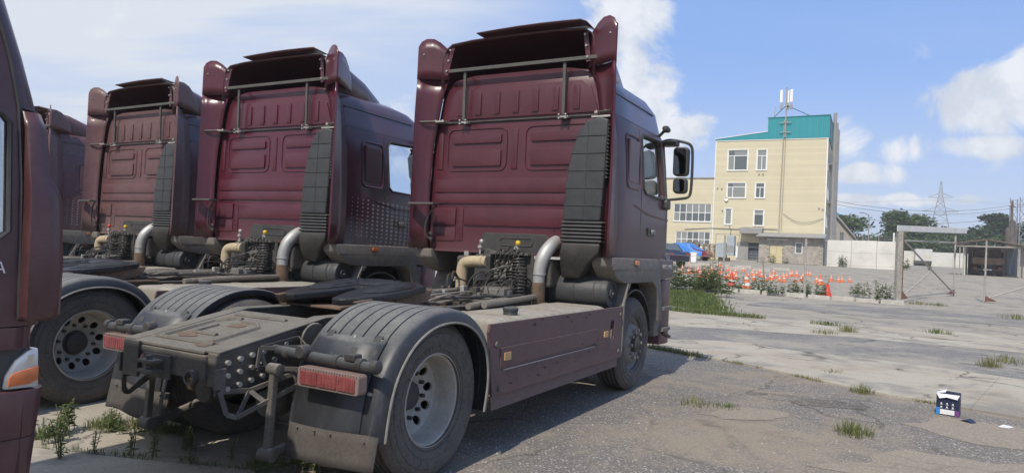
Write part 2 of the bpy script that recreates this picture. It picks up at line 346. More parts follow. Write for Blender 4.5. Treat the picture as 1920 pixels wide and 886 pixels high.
def make_wheel(kind, root, x, s):
    # tyre sections: radius, offset from the outer face towards the centre
    def tyre(y0, wd, name, parent):
        p = [(.292, .045), (.300, .02), (.318, .006), (.326, .010), (.331, .002), (.37, -.008), (.376, -.004), (.40, -.012), (.435, -.011), (.440, -.005), (.455, -.006), (.472, .002), (.476, .009), (.490, .016), (.512, .034), (.523, .05)]
        for k in range(5):
            y = .055 + k * (wd - .11) / 4.0
            if k: p += [(.508, y - .022), (.508, y - .010), (.525, y - .010)]
            p += [(.525, y)]
        p += [(.512, wd - .034), (.49, wd - .016), (.455, wd + .006), (.40, wd + .012), (.33, wd - .004), (.30, wd - .02), (.292, wd - .045)]
        return MB().lathe([(r, s * (y0 - h)) for r, h in p], (x, 0, WR), 'Y', 64).build(name, M['rubber'], parent, smooth=30)
    if kind == 'rear':
        yo = 1.20
        t = tyre(yo, .30, 'wheel', root); tyre(yo - .345, .30, 'inner_tyre', t)
        rim = [(.296, 0), (.305, .004), (.300, .018), (.284, .028), (.274, .06), (.267, .13), (.260, .178), (.252, .186)]
        MB().lathe([(r, s * (yo - .012 - h)) for r, h in rim], (x, 0, WR), 'Y', 64).build('rim', M['rim'], t, smooth=40)
        disc = MB().lathe([(.255, s * (yo - .190)), (.215, s * (yo - .205)), (.165, s * (yo - .235)), (.10, s * (yo - .245)), (.10, s * (yo - .26)), (.165, s * (yo - .252)), (.215, s * (yo - .221)), (.255, s * (yo - .206)), (.255, s * (yo - .190))], (x, 0, WR), 'Y', 64).build('wheel_disc', M['rim'], t)
        cut = MB()
        for k in range(10):
            a = 2 * math.pi * (k + .25) / 10
            cx, cz = x + .203 * math.cos(a), WR + .203 * math.sin(a)
            cut.cyl((cx, s * (yo - .1), cz), (cx, s * (yo - .3), cz), .031, 16)
        co = cut.build('cut', M['rim']); boolean(disc, [co]); shade(disc.data, 40)
        hb = MB().lathe([(.0, s * (yo - .185)), (.07, s * (yo - .19)), (.09, s * (yo - .20)), (.095, s * (yo - .235)), (.125, s * (yo - .255)), (.135, s * (yo - .28)), (.20, s * (yo - .30)), (.24, s * (yo - .33))], (x, 0, WR), 'Y', 40).build('hub', M['hub'], t, smooth=35)
        nut = MB()
        for k in range(10):
            a = 2 * math.pi * (k + .75) / 10; cx, cz = x + .155 * math.cos(a), WR + .155 * math.sin(a)
            nut.cyl((cx, s * (yo - .25), cz), (cx, s * (yo - .205), cz), .014, 6)
        o = nut.build('wheel_nuts', M['hub'], t); o['kind'] = 'stuff'
        MB().lathe([(.12, -.3), (.12, .3)], (x, s * .62, WR), 'Y', 20, caps=True).build('brake_drum', M['chassis_dark'], t)
    else:
        yo = 1.19
        t = tyre(yo, .31, 'wheel', root)
        rim = [(.296, 0), (.303, .004), (.296, .02), (.278, .034), (.262, .06), (.25, .07), (.232, .045), (.21, .005), (.185, -.012), (.135, -.015), (.12, -.012), (.118, .01)]
        MB().lathe([(r, s * (yo - .02 - h)) for r, h in rim], (x, 0, WR), 'Y', 64).build('rim', M['hub_grey'], t, smooth=30)
        MB().lathe([(0, s * (yo + .045)), (.06, s * (yo + .045)), (.085, s * (yo + .03)), (.09, s * (yo - .01)), (.12, s * (yo - .03))], (x, 0, WR), 'Y', 32).build('hub', M['hub'], t, smooth=35)
        nut = MB()
        for k in range(10):
            a = 2 * math.pi * k / 10; cx, cz = x + .158 * math.cos(a), WR + .158 * math.sin(a)
            nut.cyl((cx, s * (yo - .02), cz), (cx, s * (yo + .035), cz), .021, 6)
        o = nut.build('wheel_nuts', M['hub_grey'], t); o['kind'] = 'stuff'
        MB().lathe([(.2, -.1), (.2, .1)], (x, s * .85, WR), 'Y', 20, caps=True).build('brake_drum', M['chassis_dark'], t)
    # raised maker's lettering round the sidewall
    if s < 0:
        lt = MB()
        def arc_text(word, a_start, step, rad, size):
            for k, chx in enumerate(word):
                me = text_mesh(chx, size, .002, M['rubber'], bold=.002)
                a = R(a_start - step * k)
                for p in [0]:
                    vs = []
                    for v in me.vertices:
                        # text x runs along the ring clockwise (seen from outside, from -Y), y outward
                        lx, ly = v.co.x, v.co.y
                        rr = rad + ly; aa = a - lx / rad
                        sw = 1.2105 - abs(rr - .40) * .06
                        vs.append((x + rr * math.cos(aa), s * (yo + (.0135 if True else 0) + v.co.z - max(0, (rr - .40)) * .07), WR + rr * math.sin(aa)))
                    lt.add(vs, [tuple(p.vertices) for p in me.polygons])
                bpy.data.meshes.remove(me)
        arc_text('BELSHINA', 262, 12.5, .408, .062)
        arc_text('BELSHINA', 82, 12.5, .408, .062)
        arc_text('315/70R22.5', 150, 6.2, .352, .026)
        o = lt.build('sidewall_lettering', M['rubber_letter'], t); o['kind'] = 'stuff'
    return t

def make_truck():
    T = empty('tractor_unit')
    B = lambda: MB()
    # ---- frame
    for s in (-1, 1):
        ya, yb = s * .43, s * .35
        fr = B().prism([(4.95, .74), (4.95, 1.0), (-.25, 1.0), (-1.09, .85), (-1.09, .66), (-.80, .68), (-.25, .72)], 'Y', min(ya, yb) , max(ya, yb)).build('frame_rail', M['chassis'], T, .006)
        B().prism([(4.9, 1.002), (4.9, 1.012), (-.25, 1.012), (-1.085, .862), (-1.085, .852), (-.25, 1.002)], 'Y', min(s * .445, s * .33), max(s * .445, s * .33)).build('top_flange', M['plate_dusty'], fr)
    pl = B().prism([(-.30, .985), (-.30, .999), (-1.10, .858), (-1.10, .842)], 'Y', -.33, .33).build('rear_cover_plate', M['plate_dusty'], T, .003)
    def on_plate(x): return .999 + (x + .30) * (.141 / .80) + .002
    for pts in ([(-.95, -.22), (-.62, -.22), (-.55, -.12), (-.55, .02)], [(-.95, .24), (-.60, .24), (-.50, .14), (-.50, .08)], [(-.99, -.27), (-.99, .27)], [(-.84, -.10), (-.84, .12), (-.66, .12)], [(-.42, -.25), (-.42, .25)]):
        B().tube([(x, y, on_plate(x)) for x, y in pts], .016, 6).build('pressed_rib', M['plate_dusty'], pl, smooth=True)
    r5 = random.Random(31)
    for cx_, cy_, rr_ in ((-.88, .12, .07), (-.62, -.02, .05), (-.98, -.2, .06), (-.5, .2, .05)):
        q_ = [(cx_ + rr_ * r5.uniform(.5, 1.2) * math.cos(k * .63), cy_ + rr_ * 1.5 * r5.uniform(.5, 1.2) * math.sin(k * .63)) for k in range(10)]
        B().add([(x, y, on_plate(x) + .0015) for x, y in q_], [tuple(range(10))]).build('rust_patch', M['rust'], pl)
    cm = B().box(-1.105, -1.045, -.35, .35, .69, .835).build('rear_crossmember', M['chassis'], T, .008)
    B().box(-1.125, -1.106, .25, .40, .64, .86).build('end_bracket', M['chassis_dark'], cm, .004)
    hk = B(); hk.box(-1.20, -1.106, .0, .14, .755, .775); hk.box(-1.20, -1.106, .0, .14, .695, .715); hk.cyl((-1.17, .07, .68), (-1.17, .07, .80), .018); hk.box(-1.125, -1.106, -.05, .2, .66, .80)
    hk.build('tow_hook', M['chassis'], cm, .004)
    B().lathe([(0, -1.135), (.02, -1.13), (.028, -1.115), (.028, -1.10)], (0, .20, .765), 'X', 16).build('round_reflector', M['lens_red'], cm, smooth=True)
    B().lathe([(.03, -1.13), (.045, -1.13), (.045, -1.106)], (0, -.24, .70), 'X', 16).build('eyelet', M['chassis'], cm, smooth=40)
    # side plates with bolts and lattice brackets at the frame end
    for s in (-1, 1):
        sp = B().prism([(-1.10, .61), (-1.10, .845), (-.55, .94), (-.36, .94), (-.55, .73), (-.80, .64)], 'Y', min(s * .432, s * .445), max(s * .432, s * .445)).build('side_plate', M['chassis_dark'], T, .003)
        bl = B()
        for r in range(3):
            for k in range(6):
                X = -1.03 + k * .085 + r * .0; Z = .80 - r * .075 + k * .014
                bl.cyl((X, s * .44, Z), (X, s * .466, Z), .016, 6)
        o = bl.build('bolts', M['bolt'], sp); o['kind'] = 'stuff'
        b2 = B().box(-1.115, -1.04, min(s * .446, s * .458), max(s * .446, s * .458), .65, .77).build('stay_plate', M['chassis'], sp, .004)
        la = B()
        P = [(-1.08, .456, .64), (-1.05, .49, .51), (-1.0, .52, .49), (-.64, .62, .64), (-.66, .60, .71), (-.88, .47, .62), (-.84, .55, .56)]
        P = [(a, s * b, c) for a, b, c in P]
        for i, j in ((0, 1), (1, 2), (2, 3), (3, 4), (0, 5), (5, 2), (5, 6), (4, 5)): la.bar(P[i], P[j], .030, .010, (0, 1, 0))
        la.build('lattice_bracket', M['chassis'], T, .003)
        lb = B()
        Q = [(-.80, .45, .86), (-.86, .50, .75), (-.56, .60, .86), (-.66, .64, .74), (-.78, .48, .74), (-.50, .46, .90)]
        Q = [(a, s * b, c) for a, b, c in Q]
        for i, j in ((0, 1), (0, 2), (2, 3), (1, 4), (4, 0), (4, 3), (0, 5), (5, 2)): lb.bar(Q[i], Q[j], .028, .010, (0, 1, 0))
        lb.build('shock_bracket', M['chassis_dark'], T, .003)
        st = B().bar((-.80, s * .58, .74), (-.82, s * .58, .27), .042, .042).build('stabilizer_link', M['chassis'], T, .008)
        B().cyl((-.82, s * .53, .25), (-.82, s * .63, .25), .042, 14).build('bushing', M['chassis'], st, .006, 35); B().cyl((-.80, s * .54, .75), (-.80, s * .63, .75), .036, 14).build('bushing', M['chassis'], st, .006, 35)
        B().tube([(-.82, s * .58, .25), (-.60, s * .58, .27), (-.25, s * .50, .42), (0, s * .46, .50)], .03, 10, smooth=1).build('stabilizer_arm', M['chassis'], T, smooth=True)
        B().lathe([(.10, .42), (.125, .44), (.135, .52), (.125, .58), (.135, .64), (.12, .70), (.09, .72)], (-.42, s * .54, 0), 'Z', 24, caps=True).build('air_bag', M['rust'], T, smooth=50)
        # tail lamp, tube and marker
        tb = B().cyl((-.70, s * .46, .845), (-.70, s * 1.285, .825), .031, 14)
        tb.build('lamp_tube', M['plastic_dusty'], T, smooth=40)
        for y in (.58, .98, 1.16, 1.27): B().lathe([(.034, -.022), (.037, -.02), (.037, .02), (.034, .022)], (-.70, s * y, .835), 'Y', 14, caps=True).build('clamp', M['plastic'], T, smooth=40)
        B().box(-.735, -.665, min(s * 1.06, s * 1.14), max(s * 1.06, s * 1.14), .85, .89).build('cable_gland', M['plastic'], T, .01)
        B().lathe([(0, -.765), (.034, -.765), (.043, -.752), (.043, -.70)], (0, s * .74, .865), 'X', 20).build('marker_lamp', M['plastic'], T, smooth=40)
        lp = B().prism(rrect(min(s * .745, s * 1.215), max(s * .745, s * 1.215), .672, .788, .02), 'X', -.775, -.70).build('tail_lamp', M['lens_clear'], T, .006)
        for ya_, yb_ in ((.772, .905), (.909, 1.055), (1.059, 1.192)):
            ln = B().prism(rrect(min(s * ya_, s * yb_), max(s * ya_, s * yb_), .690, .768, .008), 'X', -.784, -.77).build('red_lens', M['lens_red'], lp, .003)
        gd = B()
        for k in range(16):
            y_ = .785 + k * .0262; gd.box(-.7865, -.7835, *sorted((s * y_, s * (y_ + .004))), .694, .764)
        for z_ in (.708, .728, .748): gd.box(-.7862, -.7836, *sorted((s * .776, s * 1.188)), z_, z_ + .003)
        gd = gd.build('lens_fluting', M['lens_red'], lp); gd['kind'] = 'stuff'
        rdg = B()
        for k in range(22): y = .765 + k * .0205; rdg.box(-.781, -.772, min(s * y, s * (y + .006)), max(s * y, s * (y + .006)), .774, .785)
        o = rdg.build('lens_ridges', M['lens_clear'], lp); o['kind'] = 'stuff'
    # ---- wheels, axles
    for s in (-1, 1):
        make_wheel('rear', T, 0, s); make_wheel('front', T, WB, s)
    ax = B().cyl((0, -1.0, WR), (0, 1.0, WR), .085, 16); ax.lathe([(.06, -.26), (.17, -.2), (.23, -.1), (.24, 0), (.23, .1), (.17, .2), (.06, .26)], (0, 0, WR), 'Y', 24)
    ax.build('rear_axle', M['chassis'], T, smooth=40)
    for s in (-1, 1):
        bc = B().lathe([(0, -.62), (.08, -.61), (.095, -.56), (.095, -.48), (.08, -.42), (.06, -.30), (.06, -.1)], (0, s * .30, .47), 'X', 20); bc.build('brake_chamber', M['chassis'], T, smooth=40)
    B().box(3.82, 3.98, -.95, .95, .44, .56).build('front_axle', M['chassis_dark'], T, .02)
    # ---- rear mudguards
    prof = [(.565, .36), (.605, .55), (.595, .72), (.535, .88), (.40, 1.02), (.21, 1.105), (0, 1.13), (-.22, 1.10), (-.42, 1.0), (-.56, .85), (-.635, .70), (-.67, .55), (-.69, .40)]
    def chaikin(p, k):
        for _ in range(k):
            q = [p[0]]
            for a, b in zip(p[:-1], p[1:]): q += [(a[0] * .75 + b[0] * .25, a[1] * .75 + b[1] * .25), (a[0] * .25 + b[0] * .75, a[1] * .25 + b[1] * .75)]
            p = q + [p[-1]]
        return p
    fine = chaikin(prof, 2)
    def fender(s):
        ys = []; offs = []
        base = [0.62, 1.20]
        y = .60; seq = [(.60, -.05), (.602, -.006), (.615, 0)]
        for k in range(6):
            yc = .665 + k * .098
            seq += [(yc - .008, 0), (yc - .003, -.0085), (yc + .003, -.0085), (yc + .009, 0)]
        seq += [(1.19, 0), (1.235, -.006), (1.262, -.026), (1.275, -.055), (1.279, -.085), (1.285, -.088)]
        rows = []
        for i, (X, Z) in enumerate(fine):
            a = fine[max(i - 1, 0)]; b = fine[min(i + 1, len(fine) - 1)]
            t = Vector((b[0] - a[0], 0, b[1] - a[1])).normalized(); nrm = Vector((t.z, 0, -t.x))
            if nrm.dot(Vector((X, 0, Z - .5))) < 0: nrm = -nrm
            rib = 1 if X > -.52 and Z > .5 else 0
            rows.append([(X + nrm.x * (o if not (-.009 < o < -.008) else o * rib), s * y, Z + nrm.z * (o if not (-.009 < o < -.008) else o * rib)) for y, o in seq])
        o = B().loft(rows, False, False).build('mudguard', M['fender'], T, smooth=30); solidify(o, .006)
        # smooth rear panel riveted over the ribs
        sub = [p for p in fine if p[0] < -.44 and p[1] < .98]
        rows = [[(X - .012, s * y, Z + (.010 if Z > .7 else 0)) for y in (.64, .9, 1.17)] for X, Z in sub]
        p = B().loft(rows, False, False).build('rear_panel', M['fender'], o, smooth=30); solidify(p, .005)
        bl = B()
        for yy, zz in ((.70, .93), (.92, .945), (1.13, .935), (.78, .80), (1.0, .81), (.66, .66), (1.2, .66)):
            k = min(fine, key=lambda q: abs(q[1] - zz) + (10 if q[0] > 0 else 0))
            bl.cyl((k[0] - .02, s * yy, zz + .01), (k[0] + .01, s * yy, zz), .011, 8)
        q = bl.build('rivets', M['bolt'], o); q['kind'] = 'stuff'
        for yy, zz in ((.72, .955), (1.10, .95), (.97, .875), (1.12, .862)):
            i = min(range(1, len(fine) - 1), key=lambda i: abs(fine[i][1] - zz) + (10 if fine[i][0] > 0 else 0)); k = fine[i]
            t_ = Vector((fine[i + 1][0] - fine[i - 1][0], 0, fine[i + 1][1] - fine[i - 1][1])).normalized(); n_ = Vector((t_.z, 0, -t_.x)); n_ = -n_ if n_.x > 0 else n_
            c_ = Vector((k[0], s * yy, k[1])) + n_ * .016
            B().bar(c_ - t_ * .022, c_ + t_ * .022, .05, .006, n_).build('slot_cover', M['plastic'], o)
        fl = B()
        n = 9
        fl.loft([[(-.715 - .035 * (j / 4) + .012 * math.sin(i * .9 + s), s * ((.655 if s < 0 else .52) + .665 * i / n), .44 - .195 * j / 4 - .012 * math.sin(i * .6)) for i in range(n + 1)] for j in range(5)], False, False)
        f = fl.build('mud_flap', M['flap'], T, smooth=True); solidify(f, .008)
        bl = B()
        for i in range(5): bl.cyl((-.738, s * ((.72 if s < 0 else .585) + i * .13), .415), (-.72, s * ((.72 if s < 0 else .585) + i * .13), .415), .006, 8)
        q = bl.build('flap_rivets', M['chassis'], f); q['kind'] = 'stuff'
        e_ = []
        for i, (X, Z) in enumerate(fine):
            a = fine[max(i - 1, 0)]; b = fine[min(i + 1, len(fine) - 1)]; t = Vector((b[0] - a[0], 0, b[1] - a[1])).normalized(); n_ = Vector((t.z, 0, -t.x)); n_ = -n_ if n_.dot(Vector((X, 0, Z - .5))) < 0 else n_
            e_.append((X - n_.x * .089, s * 1.284, Z - n_.z * .089))
        B().tube(e_, .0085, 6).build('edge_bead', M['bead'], o, smooth=True)
    for s in (-1, 1): fender(s)
    B().bar((-.2, .44, .95), (-.2, .62, .98), .03, .03).build('mudguard_stay', M['chassis'], T); B().bar((-.2, -.44, .95), (-.2, -.62, .98), .03, .03).build('mudguard_stay', M['chassis'], T)
    dsk = B().lathe([(0, -.0), (.11, 0), (.115, .012), (.10, .02)], (-.42, -.52, .88), 'Y', 24).build('round_bracket', M['chassis'], T, smooth=40)
    # ---- tanks and side skirts
    for s in (-1, 1):
        y0, y1 = sorted((s * .52, s * 1.22))
        t = B().prism([(y0 + .0, .42), (y1, .42), (y1, .84), (y1 - s * 0, .84), (y1, .92), (y0, .92)] if False else rrect(y0, y1, .42, .995, .13, 6), 'X', .78, 3.02).build('fuel_tank', M['tank'], T, .05, 40, 3)
        for x in (1.06, 1.9, 2.62):
            for dx in (0, .05): B().prism(rrect(y0 - .003, y1 + .003, .417, 1.002, .13, 6), 'X', x + dx, x + dx + .012).build('tank_rib', M['tank'], t, smooth=40)
        cp = B().lathe([(.0, 1.06), (.05, 1.06), (.065, 1.05), (.065, 1.03), (.06, 1.025), (.06, 1.0), (.07, .98)], (1.25, s * 1.03, 0), 'Z', 24).build('filler_cap', M['plastic_dusty'], t, smooth=40)
        ya, yb = sorted((s * 1.235, s * 1.255))
        sk = B().prism([(.60, .36), (.56, .97), (.58, .985), (2.0, .985), (3.27, .985), (3.30, .97), (3.32, .46), (.66, .46)] if False else [(.63, .455), (.545, .93), (.56, .985), (3.30, .985), (3.32, .455)], 'Y', ya, yb).build('side_skirt', M['skirt'], T)
        # pressed swage lines, lower valance, reflectors, oval slot
        cutters = []
        c1 = B().prism(rrect(2.95, 3.06, .66, .86, .05, 6), 'Y', s * 1.1, s * 1.4).build('cut', M['skirt']); cutters.append(c1)
        c2 = B().box(.66, 2.60, min(s * 1.250, s * 1.3), max(s * 1.250, s * 1.3), .635, .648).build('cut', M['skirt']); cutters.append(c2)
        boolean(sk, cutters)
        B().prism([(.72, .662), (2.58, .662), (2.58, .80), (.72, .80)], 'Y', min(s * 1.2555, s * 1.262), max(s * 1.2555, s * 1.262)).build('raised_panel', M['skirt'], sk, .004)
        B().prism([(.655, .345), (.63, .452), (3.22, .452), (3.22, .36)], 'Y', min(s * 1.222, s * 1.240), max(s * 1.222, s * 1.240)).build('lower_valance', M['skirt'], sk, .004)
        for x in (.82, 2.82): B().prism(rrect(x - .05, x + .05, .70, .76, .006, 2), 'Y', min(s * 1.256, s * 1.27), max(s * 1.256, s * 1.27)).build('side_reflector', M['amber'], sk, .003)
        B().bar((.78, s * 1.2565, .632), (2.55, s * 1.2565, .634), .002, .007).build('bare_scratch', M['bare'], sk)
        ck = B(); r3 = random.Random(6)
        for k in range(26):
            x_ = r3.uniform(.7, 3.1); z_ = r3.choice((r3.uniform(.88, .97), r3.uniform(.5, .62), r3.uniform(.64, .9))); w_ = r3.uniform(.006, .05); h_ = r3.uniform(.006, .022); dx_ = r3.uniform(-.03, .03)
            ck.add([(x_, s * 1.2635, z_), (x_ + w_, s * 1.2635, z_ + r3.uniform(-.006, .006)), (x_ + w_ * .7 + dx_, s * 1.2635, z_ + h_), (x_ + dx_, s * 1.2635, z_ + h_ * .6)], [(0, 1, 2, 3)])
        ck = ck.build('paint_chips', M['chip_dark'], sk); ck['kind'] = 'stuff'
        lug = B()
        for x, z in ((.66, .83), (.72, .50), (3.2, .52), (3.22, .9)): lug.lathe([(0, s * 1.268), (.02, s * 1.268), (.024, s * 1.256)], (x, 0, z), 'Y', 12)
        q = lug.build('skirt_screws', M['chassis'], sk, smooth=40); q['kind'] = 'stuff'
        B().prism([(3.325, .56), (3.34, .98), (3.42, 1.16), (3.46, 1.17), (3.50, 1.22), (3.42, 1.225), (3.30, .99), (3.29, .5)], 'Y', min(s * 1.0, s * 1.262), max(s * 1.0, s * 1.262)).build('wheel_arch_rear', M['trim_grey'], T, .006)
        B().prism([(3.12, .20), (3.12, .42), (3.30, .42), (3.24, .20)], 'Y', min(s * .95, s * .965), max(s * .95, s * .965)).build('front_flap', M['flap'], T)
        # bracket from frame to tank
        B().box(1.3, 1.36, min(s * .43, s * .56), max(s * .43, s * .56), .5, .95).build('tank_bracket', M['chassis'], T)
    # ---- fifth wheel coupling
    half = [(1.02, .26), (.90, .42), (.62, .47), (.34, .45), (.15, .39), (.04, .27), (.055, .19), (.34, .075), (.44, .05), (.58, .05), (.60, 0)]
    outl = half + [(x, -y) for x, y in reversed(half[:-1])]
    tilt = R(5.5)
    def tl(x, y, z): dx = x - .65; return (.65 + dx * math.cos(tilt) - (z) * math.sin(tilt), y, 1.175 + dx * math.sin(tilt) + z * math.cos(tilt))
    fwl = B().add([tl(x, y, .0) for x, y in outl] + [tl(x, y, -.055) for x, y in outl], [tuple(range(len(outl))), tuple(range(len(outl), 2 * len(outl)))[::-1]] + [(i, (i + 1) % len(outl), len(outl) + (i + 1) % len(outl), len(outl) + i) for i in range(len(outl))])
    f5 = fwl.build('fifth_wheel_plate', M['grease'], T, .014)
    # ragged layer of old grease on the plate
    gr = B(); rg = random.Random(3)
    for (cx, cy, rx, ry) in ((.62, .27, .30, .15), (.62, -.27, .30, .15), (.82, 0, .14, .24)):
        ring = [tl(cx + rx * (1 + rg.uniform(-.12, .1)) * math.cos(a * math.pi / 14), cy + ry * (1 + rg.uniform(-.12, .1)) * math.sin(a * math.pi / 14), .004) for a in range(28)]
        ring2 = [tl(cx + (p[0] - cx) * .8, cy + (p[1] - cy) * .8, .022 + rg.uniform(-.006, .008)) for p in ring]
        gr.loft([ring, ring2], True)
    gr.build('grease_layer', M['grease'], f5, smooth=50)
    un = B()
    for s in (-1, 1):
        un.prism([(.12, 1.03), (.06, 1.10), (.3, 1.125), (1.0, 1.17), (.95, 1.08), (.75, 1.03)], 'Y', s * .40 - .02, s * .40 + .02); un.prism([(.55, 1.012), (.48, 1.13), (.82, 1.15), (.75, 1.012)], 'Y', s * .36 - .07, s * .36 + .07)
    un.box(.5, .8, -.36, .36, 1.05, 1.10)
    un.build('coupling_saddle', M['rust'], f5, .01)
    B().box(.2, 1.1, -.50, .50, 1.013, 1.03).build('mounting_plate', M['rust'], T, .004)
    B().box(-.26, -.20, -.35, .35, .75, .97).build('crossmember', M['chassis_dark'], T, .01)
    for x in (1.3, 2.2, 3.0): B().box(x, x + .08, -.35, .35, .78, .97).build('crossmember', M['chassis_dark'], T, .01)
    # ---- clutter on the frame: hoses, wires, valves
    rg = random.Random(11)
    for k in range(13):
        y = -.44 + k * .072; pts = []
        for i in range(9):
            x = 1.0 + i * .215; pts.append((x, y + rg.uniform(-.05, .05) + .06 * math.sin(i * .8 + k), 1.03 + rg.uniform(0, .035) + (.03 if k % 3 == 0 else 0)))
        B().tube(pts, rg.choice((.010, .013, .018, .022)), 7, smooth=2).build('frame_hose', M['cable'] if k % 4 else M['hose'], T, smooth=True)
    for k, (a, b) in enumerate((((1.35, -.55, 1.02), (2.35, -.50, 1.05)), ((1.5, -.62, 1.03), (2.8, -.47, 1.05)), ((1.2, .5, 1.03), (2.6, .52, 1.04)))):
        B().tube([a, ((a[0] + b[0]) / 2, a[1] + .03, a[2] + .02), b], .03, 9, smooth=2).build('loom_conduit', M['cable'], T, smooth=True)
    for k in range(5):
        pts = [(1.02 + rg.uniform(-.05, .1), -.3 + k * .12, 1.05), (1.2, -.42 + k * .1, 1.12), (1.4 + rg.uniform(0, .2), -.35 + k * .14, 1.09), (1.3, -.2 + k * .1, 1.06), (1.7, -.25 + k * .09, 1.06)]
        B().tube(pts, .011, 7, smooth=2).build('slack_hose', M['cable'], T, smooth=True)
    vb = B().box(2.30, 2.55, -.36, -.12, 1.03, 1.13).build('valve_block', M['cast'], T, .012)
    pip = B()
    for k in range(6): pip.cyl((2.29 - .02 * (k % 2), -.35 + k * .042, 1.07), (2.31, -.35 + k * .042, 1.07), .013, 8); pip.box(2.33 + k * .036, 2.345 + k * .036, -.37, -.11, 1.128, 1.142)
    q = pip.build('valve_fittings', M['cast'], vb); q['kind'] = 'stuff'
    pa = B().prism([(-.46, 1.06), (.16, 1.06), (.20, 1.16), (.20, 1.50), (.10, 1.53), (-.02, 1.50), (-.46, 1.50)], 'X', 2.70, 2.73).build('hose_panel', M['chassis_dark'], T, .006)
    B().box(2.60, 2.70, .0, .20, 1.18, 1.47).build('panel_gusset', M['plastic'], pa, .02)
    B().prism([(-.44, 1.475), (.02, 1.475), (.02, 1.50), (-.44, 1.50)], 'X', 2.62, 2.70).build('panel_lip', M['bar_grey'], pa, .004)
    fit = B(); rg2 = random.Random(4)
    for y, z in ((-.06, 1.40), (-.13, 1.40), (-.20, 1.40), (-.27, 1.40), (-.10, 1.33), (-.17, 1.31), (-.24, 1.33), (-.05, 1.24), (-.12, 1.22), (-.31, 1.26), (-.2, 1.2), (.0, 1.15), (-.35, 1.15)):
        fit.cyl((2.70, y, z), (2.645, y, z), .020 + rg2.uniform(-.004, .01), 8); fit.cyl((2.645, y, z), (2.62, y + .02, z - .03), .010, 6)
    q = fit.build('hose_fittings', M['cast'], pa); q['kind'] = 'stuff'
    sl = B(); sl.box(2.69, 2.70, -.16, .0, 1.20, 1.28); sl.build('slotted_plate', M['cast'], pa, .003)
    for (c0, c1, r_, tn) in (((2.60, -.345, 1.05), (2.62, -.335, 1.46), .062, 13), ((2.62, -.26, 1.05), (2.64, -.24, 1.33), .05, 9), ((2.50, -.42, 1.06), (2.56, -.41, 1.36), .05, 9)):
        spiral(c0, c1, r_, tn, .0085, 6, 14, .08).build('coiled_air_hose', M['hose'], T, smooth=True)
    B().tube([(2.62, -.33, 1.46), (2.62, -.30, 1.55), (2.70, -.20, 1.58), (2.72, -.12, 1.50)], .009, 6, smooth=2).build('air_hose', M['hose'], T, smooth=True)
    for y, cpm in ((-.28, 'yellow'), (.17, 'bolt')):
        g = B().cyl((2.66, y, 1.46), (2.66, y, 1.60), .012, 8); g.lathe([(.02, 1.53), (.03, 1.535), (.03, 1.56), (.02, 1.565)], (2.66, y, 0), 'Z', 12, caps=True)
        gg = g.build('gladhand_coupling', M['bolt'], T, smooth=40)
        B().lathe([(0, 1.63), (.02, 1.625), (.027, 1.612), (.027, 1.595), (.016, 1.58)], (2.65, y - .02, 0), 'Z', 14).build('coupling_cap', M[cpm], gg, smooth=40)
    for k in range(9):
        a = (2.62, -.40 + k * .06, 1.12 + rg2.uniform(0, .3)); b = (2.45 + rg2.uniform(-.2, .1), -.4 + rg2.uniform(0, .6), 1.06)
        B().tube([a, ((a[0] + b[0]) / 2 - .08, (a[1] + b[1]) / 2, a[2] - .02), b], .008, 6, smooth=2).build('air_hose', M['hose'], T, smooth=True)
    r4 = random.Random(17)
    for k in range(16):
        y_ = -.42 + r4.random() * .75; x_ = 2.1 + r4.random() * .5; h_ = .06 + r4.random() * .16
        B().tube([(x_, y_, 1.04), (x_ - .04, y_ + r4.uniform(-.05, .05), 1.04 + h_), (x_ + .15, y_ + r4.uniform(-.1, .1), 1.06 + h_), (x_ + .38, y_ + r4.uniform(-.15, .15), 1.10 + r4.random() * .12)], r4.choice((.006, .008, .011)), 6, smooth=2).build('looped_hose', M['hose'], T, smooth=True)
    for k in range(18):
        y_ = -.45 + r4.random() * .85; x_ = 2.0 + r4.random() * .6; s_ = r4.uniform(.02, .05)
        B().box(x_, x_ + s_ * 1.5, y_, y_ + s_, 1.03, 1.03 + s_ * r4.uniform(.8, 2.6)).build('fitting', M[r4.choice(('cast', 'chassis_dark', 'bolt', 'cast'))], T, .006)
    for k in range(6):
        y_ = -.40 + k * .055
        B().tube([(2.66, y_, 1.45), (2.60, y_ + .01, 1.52 + .02 * (k % 3)), (2.58, y_ + .06, 1.45), (2.62, y_ + .07, 1.36)], .007, 6, smooth=2).build('looped_hose', M['hose'], T, smooth=True)
    ep = B().tube([(2.62, .37, .95), (2.62, .37, 1.26), (2.62, .355, 1.35), (2.62, .29, 1.385), (2.62, .05, 1.39)], .062, 18, smooth=2)
    e = ep.build('exhaust_pipe', M['beige_pipe'], T, smooth=40)
    ring = B().lathe([(.063, 1.05), (.068, 1.05), (.068, 1.07), (.063, 1.07)], (2.62, .37, 0), 'Z', 20); ring.build('pipe_clamp', M['beige_pipe'], e, smooth=40); B().lathe([(.063, .10), (.067, .10), (.067, .13), (.063, .13)], (2.62, 0, 1.39), 'Y', 20).build('pipe_clamp', M['beige_pipe'], e, smooth=40)
    ip = B().tube([(2.80, -.47, 1.02), (2.79, -.475, 1.20), (2.79, -.49, 1.36), (2.82, -.53, 1.50), (2.92, -.56, 1.60), (3.05, -.56, 1.64)], .074, 18, smooth=2).build('intake_pipe', M['alu'], T, smooth=40)
    B().lathe([(.075, 1.28), (.082, 1.28), (.082, 1.30), (.075, 1.30)], (2.79, -.485, 0), 'Z', 20).build('pipe_clamp', M['alu'], ip, smooth=40)
    B().tube([(2.80, -.47, 1.20), (2.80, -.47, 1.0), (2.95, -.46, .9)], .088, 14).build('rubber_boot', M['rust'], T, smooth=40)
